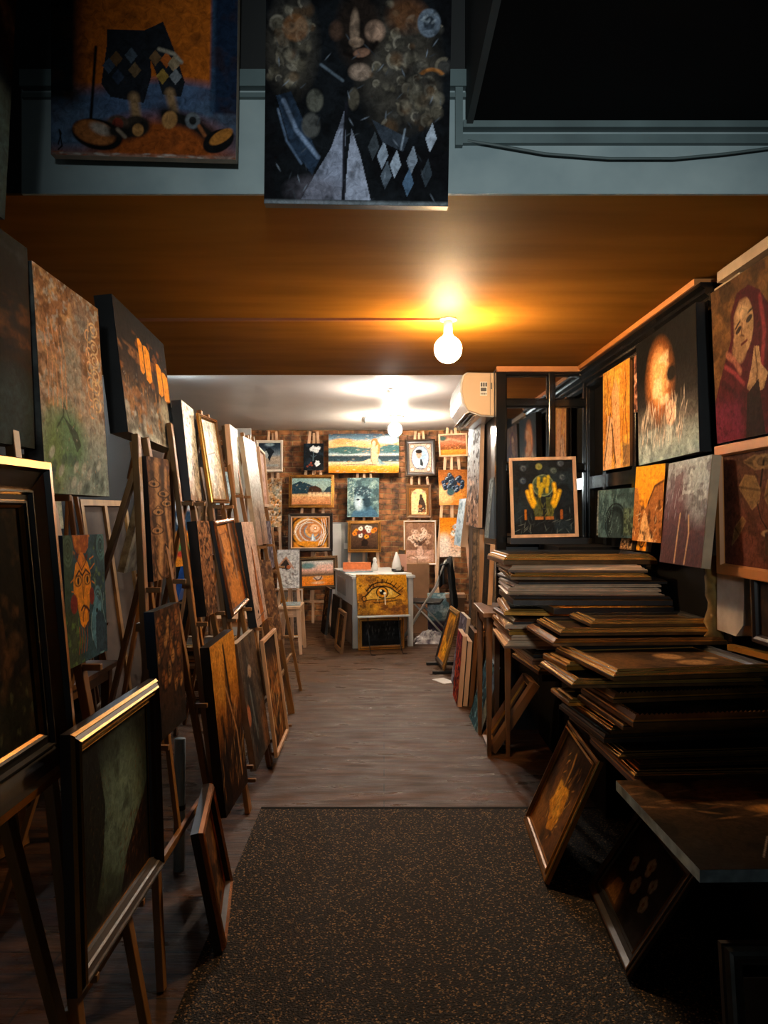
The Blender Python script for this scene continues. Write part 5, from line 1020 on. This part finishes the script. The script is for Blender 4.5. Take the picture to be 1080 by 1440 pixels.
# small weathered table and boards beside the rear pile
low_table('workbench', .605, .80, 4.5, 5.02, .885, 'narrow weathered wooden table at the left of the rear pile', 'brown_wood', .04)
P((.672,4.93,.887,-82,3,0), .13, .40, plain_dark, 'slim dark board with pale edge standing on the weathered table', t=.03, edge='pale_wood')
P((.72,5.88,.59,-84,1,0), .25, .775, plank, 'tall brown plank-like panel leaning at the black wall end', t=.05, edge='pale_wood')
P((.737,5.32,1.315,-92,5,0), .28, .43, grey_grain, 'narrow grey canvas tilted at the corner of the black wall end', t=.045)
P((.715,6.02,1.385,-89.3,1.3,-.9), .74, .80, white_drip, 'big white and brown dripping canvas on the black wall end', t=.03, edge='pale_wood')
P((.70,7.08,1.18,-88,7,0), .46, .45, pale_blue, 'pale blue canvas with wooden edge standing past the black wall end', t=.06, edge='pale_wood')
easel(.79, 7.1, -90, .12, .22, .05, 1.5, .35, (1.175,), 'wooden easel holding the pale blue canvas past the wall end')

# floor pictures on the right
P((.539,7.071,.03,-85,15.9,0), .489, .563, gold_saint, 'gilt picture of a small golden figure standing on black feet', frame='gold2')
fs = root('floor_stand', 'low black stand whose two feet stick out under the gilt figure picture', 'stand', pose(.62, 7.07, 0, -85))
for sx in (-.2, .2): MB().box(sx-.02, sx+.02, -.19, .3, 0, .028).build('foot', 'black_paint', fs, bevel=.004)
MB().box(-.22, .22, .18, .2, .028, .4).build('backrest', 'black_paint', fs)
for i, (x, y, a_, e_, l_) in enumerate(((.565,5.88,red_streak,'pale_wood','red streaked canvas at the front of the leaning row'),(.61,5.9,plain_dark,'pale_wood','canvas with pale wooden edge, second in the leaning row'),(.652,5.88,plain_dark,'brown_wood','canvas with brown edge, third in the leaning row'),(.70,5.9,plain_dark,'brown_wood','canvas with brown edge, last in the leaning row beside the wall'))):
    P((x, y, .002, -90, 4.5, 0), .38, (.544, .50, .57, .585)[i], a_, l_, t=.034, edge=e_, group='canvases leaning in a row')
P((.60,6.35,.002,-88,8,0), .4, .62, purple_grey, 'purple-grey rough canvas behind the red streaked one', t=.03, edge='canvas_edge')
P((.625,5.22,.004,-89.5,16.3,0), .38, .465, teal_grain, 'teal canvas leaning alone in front of the weathered table', t=.035, edge='pale_blue_edge')
P((.69,4.70,.004,-90,33,0), .27, .50, plain_dark, 'dark picture in thick brown frame leaning under the rear pile', frame='brown', T=.065)
P((.672,3.251,.012,-93.6,24.1,1.2), .632, .535, gold_dancer, 'dark picture with a golden figure leaning under the front pile', frame='gold', finish='varnished_paint')
P((.800,2.641,.012,-95,33.3,2), .60, .418, dark_flowers, 'dark flower picture with thin gold line leaning under the table corner', frame='dark')
for i, (x, y, z, l_) in enumerate(((1.03,1.66,.0,'empty silvery frame leaning at the table corner, nearer the aisle'),(1.10,1.52,.0,'empty silvery frame in front of the other, at the lower right edge'))):
    r = root('empty_picture', l_, 'picture frame', pose(x, y, z+.004, 0, 8), 'silvery frames at the table corner')
    mb, sl, a_, b_ = frame_mesh(.50, .50-.03*i, 'silver'); mb.build('frame', sl, r)
    MB().box(-.2, .2, -.006, 0, .04, .42-.03*i).build('backing_board', 'board_back', r)
tag(MB().box(-.06, .06, -.1, .1, .001, .006).build('paper_sheet', 'paper', mw=Matrix.Translation((.53, 6.55, 0)) @ Matrix.Rotation(.5, 4, 'Z')), 'white sheet lying on floor by the red streaked canvas', 'paper')

# right wall pictures
P((1.378,4.396,1.759,-89.5,0,.1), .49, .607, gold_crowd, 'golden picture of gaunt figures hung highest at the far end of right wall', t=.015, edge='brown_wood')
P((1.377,4.011,2.046,-86.2,0,0), .098, .308, carved_strip, 'very small reddish picture hung between golden and fiery pictures', t=.02, edge='brown_wood')
P((1.318,3.455,1.746,-90.4,-1,.9), .746, .625, fire_void, 'large black canvas with fiery glow over pale grey, on the right wall', t=.05)
P((1.33,2.599,1.772,-90,-2.5,0), .70, .60, hooded_woman, 'canvas of a praying hooded woman in crimson robes', t=.03, edge='black_paint')
P((1.294,3.652,1.353,-83,3.5,0), .30, .379, orange_street, 'small bright orange street scene below the fiery canvas', t=.02, edge='brown_wood')
P((1.225,3.071,1.281,-91.3,5.8,.7), .455, .44, plum_ballet, 'plum canvas of a headless dancer with two pale legs', t=.035, edge='beige_trim', finish='varnished_paint')
P((1.339,2.584,1.258,-90.1,-1,.1), .70, .502, relief_flower, 'brown relief picture of flowers in a broad orange-tan frame', frame='thin_orange', W=.042)
P((1.36,2.46,1.03,-90,-2,0), .46, .27, plain_dark, 'dark brown panel at the right edge, under the relief flowers', frame='darkslim')
P((1.262,4.03,1.36,-76,1.7,1), .36, .265, teal_bridge, 'dark teal canvas of an arched bridge', t=.02)
P((1.30,4.36,1.36,-84,2,0), .24, .27, grey_grain, 'grey-teal canvas just behind the arched bridge one', t=.02)
P((1.063,4.892,1.331,-2.1,4.4,1.2), .441, .534, cupped_hands, 'dark picture of yellow cupped hands holding a moon, in pale slim frame', frame='thin_pale', finish='varnished_paint')
tag(MB().box(.83, 1.36, 4.84, 4.98, 1.29, 1.328).build('shelf_board', 'black_paint'), 'black ledge carrying the cupped hands picture', 'shelf')

# hung on the beam
P((-.727,2.235,2.572,0,-3,-1.5), .558, .53, jester_feet, 'big orange canvas showing only the lower legs of a jester', t=.03, edge='canvas_edge')
P((-.085,2.245,2.432,0,-2,-.9), .558, .67, jester_face, 'big dark canvas of a grinning jester with curly hair', t=.035, edge='black_paint')
P((-.955,1.55,2.235,90,-3,0), .62, .95, dark_abstract, 'very dark tall canvas hung high at the far left edge', t=.03)

# ---------------------------------------------------------------- back wall easels and pictures
B_ = lambda x, y0, rails, label, k=.165, wb=.27, H=2.6: easel(x, y0, 0, k, wb, .05, H, .33, rails, label, mw='pale_wood', off=.0)
B_(-1.52, 9.66, (1.295, 2.03), 'pale easel at the left end of the brick wall', wb=.2)
B_(-.96, 9.66, (.975, 1.555, 2.06), 'pale easel with the swirling yellow picture at mid height')
B_(-.27, 9.64, (.962, 1.43, 2.02), 'pale easel under the wide seashore picture', H=2.42)
B_(.48, 9.64, (.795, 1.41, 1.975), 'pale easel with the oval portrait on top')
B_(.88, 9.28, (.928, 1.588, 2.21), 'pale easel at the right end with grapes picture in the middle', k=.14)
P((-1.542,9.95,2.036,0,6.1,.5), .364, .433, b_mountain, 'blue mountain valley picture in a pale frame, top left of brick wall', frame='white')
P((-1.478,9.85,1.301,0,6.2,.7), .228, .651, b_speckle, 'narrow canvas speckled brown, orange and cream', t=.02, edge='canvas_edge')
P((-.948,9.95,2.064,0,6.7,.4), .269, .365, b_whiteflowers, 'small black canvas with white flowers and a shell', t=.02)
P((-.968,9.859,1.557,1.6,6.5,0), .607, .441, b_meadow, 'meadow landscape with dark trees in a gold frame', frame='gold')
P((-.972,9.76,.979,1.8,6.7,.3), .591, .505, b_swirl, 'yellow swirling picture with white figure in a black frame', frame='blackwide')
P((-.842,9.471,.503,-5,10,3), .52, .43, b_sunset, 'sunset beach picture in a dark gold frame standing at left of the desk', frame='gold2')
P((-.275,9.937,2.026,-1.6,6.2,0), .95, .535, b_shore, 'wide seashore canvas with a reclining long-haired woman', t=.03)
P((-.279,9.847,1.434,0,7.3,0), .423, .528, b_bust, 'blue-green canvas of a curly-haired bust', t=.02, edge='canvas_edge')
P((-.258,9.749,.966,0,7,.3), .442, .42, b_bouquet, 'bouquet of white and orange flowers in a gold frame', frame='gold')
P((.492,9.939,1.978,-3.3,6.9,1.1), .412, .507, b_portrait, 'oval portrait on pink ground in a dark wooden frame', frame='dark')
P((.465,9.841,1.415,-1,7,.4), .341, .45, b_icon, 'arched golden icon in a wide brown frame', frame='brown')
P((.478,9.753,.797,.6,6.5,.4), .443, .599, b_vase, 'pink flowers in vase, in a white and gold frame', frame='whitegold')
P((.901,9.579,2.218,-5,6.5,2), .373, .301, b_redfield, 'rusty red field canvas at the top right of the brick wall', frame='thin_pale')
P((.896,9.492,1.591,-2.5,6.1,1.2), .374, .457, b_grapes, 'dark blue grapes on an orange canvas', t=.02, edge='brown_wood')
P((.845,9.40,.931,0,6.7,0), .267, .50, b_orangeflowers, 'orange canvas with white flowers, below the grapes', t=.02, edge='brown_wood')
P((-1.075,8.305,.642,2.2,6.6,.4), .247, .436, b_birdhouse, 'white canvas with a sketchy bird house', t=.02, edge='canvas_edge')
easel(-1.08, 8.27, 0, .11, .17, .05, 1.05, .4, (.637,), 'small pale easel holding the sketchy bird house canvas', mw='pale_wood', off=.06)
P((-1.16,8.78,.004,1.7,4.5,.0), .40, .587, b_yellow, 'yellow flowers on grey in a tall pale frame on floor', frame='whitegold')
tag(MB().box(-1.86, -1.62, 9.0, 9.03, .002, 2.52).build('white_board', 'white_paint'), 'tall plain white board standing at the far left by the brick wall', 'board')

# pale cupboard against the brick wall
cb = root('wall_cupboard', 'pale grey cupboard against brick wall behind the desk', 'cupboard', Matrix.Translation((-.45, 10.11, 0)))
MB().box(-.26, .22, -.06, .09, 0, 1.36).build('body', 'grey_paint', cb, bevel=.004)
MB().box(-.25, -.13, -.08, -.06, .03, 1.34).build('door', 'white_paint', cb, bevel=.004)
MB().box(-.09, -.03, -.1, -.06, 1.0, 1.08).build('switch_box', 'white_plastic', cb, bevel=.004)

# ---------------------------------------------------------------- desk, stool, chair, clutter
dk = root('desk', 'pale panelled desk cluttered with papers in front of brick wall', 'desk', Matrix.Translation((.0, 8.16, 0)) @ Matrix.Rotation(R(13), 4, 'Z'))
MB().box(-.36, .36, 0, 1.25, .765, .795).build('desktop', 'white_paint', dk, bevel=.005)
MB().box(-.33, -.31, .1, 1.2, .46, .765).build('side_panel', 'white_paint', dk)
MB().box(-.335, -.33, .55, 1.15, .52, .72).build('drawer_front', 'grey_paint', dk, bevel=.003)
MB().box(-.31, .31, .06, .08, .55, .765).build('front_panel', 'grey_paint', dk)
MB().box(.31, .33, .1, 1.2, .55, .765).build('side_panel', 'white_paint', dk)
for sx in (-1, 1):
    for y in (.03, 1.18): MB().box(sx*.315-.028, sx*.315+.028, y, y+.055, 0, .765).build('leg', 'white_paint', dk, bevel=.004)
MB().box(-.31, -.29, .3, 1.15, .0, .46).build('modesty_panel', 'brown_box', dk)
ws = root('wire_stand', 'thin black wire stand with white ledge under the eye painting', 'stand', pose(-.007, 7.95, 0, 12.6))
MB().box(-.29, .29, -.035, .01, .372, .39).build('ledge', 'white_paint', ws, bevel=.003)
for sx in (-.17, .17):
    MB().tube([(sx, .0, .372), (sx, -.03, .22), (sx, -.13, .03), (sx, -.2, .008), (sx+.04, -.22, .008)], .005, 6).build('leg', 'wire', ws)
MB().tube([(-.17, .2, .8), (-.17, .035, .38), (.17, .035, .38), (.17, .2, .8)], .005, 6).build('back_wire', 'wire', ws)
P((-.007,7.95,.392,12.6,18,-1), .56, .446, eye, 'large yellow canvas of a weeping eye on the front of the desk', t=.02, edge='canvas_edge')
P((-.03,8.05,.004,12.6,2.6,0), .516, .353, b_darkfigures, 'dark picture in gold frame on floor below the eye painting', frame='gold', T=.02)
P((-.48,7.974,.002,-77,6.3,0), .427, .438, brown_scene, 'brown picture leaning on the left side of the desk, nearest the aisle', frame='brown')
P((-.76,9.165,.002,-76,6.6,0), .304, .565, crowd_faces, 'dark canvas with orange marks leaning at the far left corner of the desk', t=.03)
P((-.60,8.80,.004,-76,4,0), .47, .50, plain_dark, 'blank brown-backed canvas leaning midway along the side of the desk', t=.025, edge='board_back')
def on_desk(x, y, z=.797, r=0): return Matrix.Translation((0, 8.16, 0)) @ Matrix.Rotation(R(13), 4, 'Z') @ Matrix.Translation((x, y, z)) @ Matrix.Rotation(R(r), 4, 'Z')
for i, (x, y, w, d, rr, m_, h, l_) in enumerate(((-.2,.18,.3,.21,5,'paper',.008,'white sheet of paper at the front edge of the desk'),(.12,.2,.28,.2,-12,'paper',.012,'stack of white papers above the eye painting'),(-.2,.62,.34,.26,8,'glass_shard',.014,'bluish glossy magazine on the left of the desk'),(.24,.1,.16,.12,20,'paper',.02,'white pad at the right front corner of the desk'))):
    tag(MB().box(-w/2, w/2, -d/2, d/2, 0, h).build('paper_stack', m_, mw=on_desk(x, y, .797, rr), bevel=.002), l_, 'papers')
tag(MB().box(-.17, .17, -.05, .05, 0, .085).build('orange_box', 'orange_paper', mw=on_desk(-.12, .95, .797, -13), bevel=.003), 'flat orange box at the back of the desk', 'box')
fg = root('figurine', 'small white bottle-shaped figurine beside the orange box', 'figurine', on_desk(.06, .75))
MB().lathe([(.035, 0), (.04, .01), (.036, .06), (.02, .1), (.026, .125), (.018, .15), (.004, .158)], n=18).build('body', 'white_plastic', fg, True)
P((.19,8.82,.80,20,14,-10), .10, .26, stork, 'small tilted gold framed picture on the desk', frame='gold', W=.012, T=.012)
vz = root('desk_lamp', 'black and white pointed object beside the small gold frame on desk', 'lamp', on_desk(.28, .55))
MB().lathe([(.055, 0), (.06, .02), (.05, .1), (.028, .18), (.008, .23)], n=20).build('shade', 'white_plastic', vz, True)
MB().lathe([(.06, -.0), (.062, .03), (.05, .035)], n=20).build('base', 'black_gloss', vz, True)
tag(MB().box(-.06, .06, -.006, .006, 0, .2).build('pink_card', 'pink_card', mw=on_desk(.36, .62, .797, -10)), 'pink card standing at the back right of the desk', 'card')
tp = root('tape_dispenser', 'dark tape dispenser on the papers near the pink card', 'tape dispenser', on_desk(.24, .3, .809, 10))
MB().box(-.06, .06, -.02, .02, 0, .02).build('base', 'black_gloss', tp, bevel=.004)
MB().tube([(0, -.014, .035), (0, .014, .035)], .026, 18).build('reel', 'chrome', tp)

stl = root('stool', 'small pale stool with splayed legs at the far left', 'stool', Matrix.Translation((-1.0, 7.98, 0)))
MB().box(-.12, .12, -.2, .2, .475, .505).build('seat', 'pale_wood', stl, bevel=.006)
MB().box(-.10, .10, -.17, .17, .42, .475).build('apron', 'pale_wood', stl)
for sx in (-1, 1):
    for sy in (-1, 1): MB().bar((sx*.095, sy*.16, .475), (sx*.125, sy*.2, 0), .045, .045, w1=.032, d1=.032).build('leg', 'pale_wood', stl, bevel=.003)
tag(MB().box(-.1, .1, -.14, .14, .507, .515).build('magazine', 'glass_shard', mw=Matrix.Translation((-1.0, 7.98, 0)) @ Matrix.Rotation(.1, 4, 'Z'), bevel=.001), 'glossy magazine lying on the small pale stool', 'magazine')

ch = root('folding_chair', 'black folding chair with chrome tubes at the right of the desk', 'chair', Matrix.Translation((.53, 8.75, 0)) @ Matrix.Rotation(R(80), 4, 'Z'))
for sx in (-.19, .19):
    MB().tube([(sx, .30, .0), (sx, .12, .3), (sx, -.10, .64), (sx, -.19, .88), (sx, -.2, .90)], .011, 10).build('leg', 'chrome', ch, True)
    MB().tube([(sx*.9, -.26, .0), (sx*.9, .0, .28), (sx*.9, .18, .46)], .011, 10).build('leg', 'chrome', ch, True)
MB().tube([(-.19, -.2, .90), (-.17, -.205, .925), (.17, -.205, .925), (.19, -.2, .90)], .011, 10).build('back_tube', 'chrome', ch, True)
MB().box(-.19, .19, -.16, .22, .435, .46).build('seat', 'black_paint', ch, bevel=.01)
MB().box(-.18, .18, -.2, -.175, .66, .90).build('backrest', 'black_paint', ch, bevel=.01)
for y, z in ((-.24, .02), (.29, .02)): MB().tube([(-.18, y, z), (.18, y, z)], .008, 8).build('stretcher', 'chrome', ch, True)
# jacket slung over the chair
rg = random.Random(9); jk = MB(); nU, nV = 15, 13
vs = []
for j in range(nV):
    for i in range(nU):
        a_ = i/(nU-1); b_ = j/(nV-1); wv = .018*math.sin(a_*19+b_*3)+rg.uniform(-.004, .004)
        if b_ < .3: yy = -.165-.012+wv*.3; zz = .93-(.3-b_)*1.0; 
        else: yy = -.235-wv-.10*(b_-.3); zz = .94-(b_-.3)*.86-.05*math.sin(a_*6.3)
        vs.append(((a_-.5)*(.40+.06*b_), yy if b_ >= .3 else -.155, zz))
jk.add(vs, [(j*nU+i, j*nU+i+1, (j+1)*nU+i+1, (j+1)*nU+i) for j in range(nV-1) for i in range(nU-1)])
jo = jk.build('jacket', 'black_cloth', smooth=True, mw=Matrix.Translation((.53, 8.75, 0)) @ Matrix.Rotation(R(80), 4, 'Z'))
so = jo.modifiers.new('cloth', 'SOLIDIFY'); so.thickness = .014
tag(jo, 'black jacket slung over the back of the folding chair', 'jacket')
bx = root('paper_bag', 'tall brown paper bag with handle behind the desk', 'bag', Matrix.Translation((.38, 9.25, 0)) @ Matrix.Rotation(.1, 4, 'Z'))
MB().add([(-.24,-.1,0),(.16,-.1,0),(.16,.1,0),(-.24,.1,0),(-.25,-.11,.86),(.17,-.11,.86),(.17,.11,.86),(-.25,.11,.86),(-.25,0,.84),(.17,0,.84)],
  [(0,3,2,1),(0,1,5,4),(2,3,7,6),(1,2,6,5),(3,0,4,7),(4,5,9,8),(8,9,6,7)]).build('body', 'cardboard', bx)
MB().tube([(-.12,-.11,.82),(-.12,-.12,.93),(-.05,-.12,.965),(.02,-.12,.93),(.02,-.11,.82)], .006, 6).build('handle', 'cardboard', bx)
P((.66,8.9,.004,3,7,0), .26, .52, lotus, 'pale turquoise and purple canvas standing on floor below the grapes', t=.03, edge='canvas_edge')
bb = root('carton', 'brown carton on the floor behind the turquoise canvas', 'box', Matrix.Translation((.86, 9.05, 0)) @ Matrix.Rotation(-.05, 4, 'Z'))
MB().box(-.1, .12, -.1, .1, 0, .50).build('body', 'brown_box', bb, bevel=.004); MB().box(-.11, .13, -.11, .11, .46, .505).build('lid', 'pale_wood', bb, bevel=.003)
rg = random.Random(2); wr = MB(); n_ = 13; vs = []
for j in range(n_):
    for i in range(n_):
        a_, b_ = i/(n_-1)-.5, j/(n_-1)-.5; e_ = max(0, 1-(2*abs(a_))**3)*max(0, 1-(2*abs(b_))**3)
        vs.append((a_*.42, b_*.3, .006+e_*(.10+rg.uniform(-.05, .05))))
wr.add(vs, [(j*n_+i, j*n_+i+1, (j+1)*n_+i+1, (j+1)*n_+i) for j in range(n_-1) for i in range(n_-1)])
wo = wr.build('crumpled_wrapping', 'wrap_film', mw=Matrix.Translation((.55, 8.52, 0))); wo.modifiers.new('film', 'SOLIDIFY').thickness = .004
tag(wo, 'crumpled glossy wrapping on floor in front of the turquoise canvas', 'wrapping')
# pipe behind left easels
pp = root('pipe', 'pale upright pipe behind the left row of easels', 'pipe', Matrix.Translation((-.86, 3.1, 0)))
MB().tube([(0, 0, .0), (.005, .0, .55)], .023, 14).build('tube', 'pipe_paint', pp, True); MB().tube([(.002, 0, .255), (.002, 0, .275)], .026, 14).build('clamp', 'dark_wood', pp)

# ---------------------------------------------------------------- light, world, camera
w = bpy.data.worlds.new('dusk'); bpy.context.scene.world = w; w.use_nodes = True
w.node_tree.nodes['Background'].inputs[0].default_value = (.68, .78, .8, 1); w.node_tree.nodes['Background'].inputs[1].default_value = .15
def light(name, kind, loc, aim, power, col, **k):
    l = bpy.data.lights.new(name, kind); l.energy = power; l.color = col
    for a_, b_ in k.items(): setattr(l, a_, b_)
    o = bpy.data.objects.new(name, l); C.objects.link(o); o.location = loc
    o.rotation_euler = (Vector(aim)-Vector(loc)).to_track_quat('-Z', 'Y').to_euler(); return o
light('shopfront_lamp', 'SPOT', (.15, -1.6, 2.0), (.35, 2.33, 2.22), 430, (.84, .95, .97), spot_size=R(46), spot_blend=1., shadow_soft_size=.12)
cam = bpy.data.cameras.new('camera'); co_ = bpy.data.objects.new('camera', cam); C.objects.link(co_)
co_.location = (0, 0, 1.5); co_.rotation_euler = (R(90), 0, 0)
cam.sensor_fit = 'VERTICAL'; cam.sensor_height = 36; cam.lens = 36*1040/1440; cam.clip_start = .02
bpy.context.scene.camera = co_
vs_ = bpy.context.scene.view_settings; vs_.view_transform = 'Standard'; vs_.look = 'None'; vs_.gamma = 1; vs_.exposure = -.3; vs_.use_curve_mapping = False
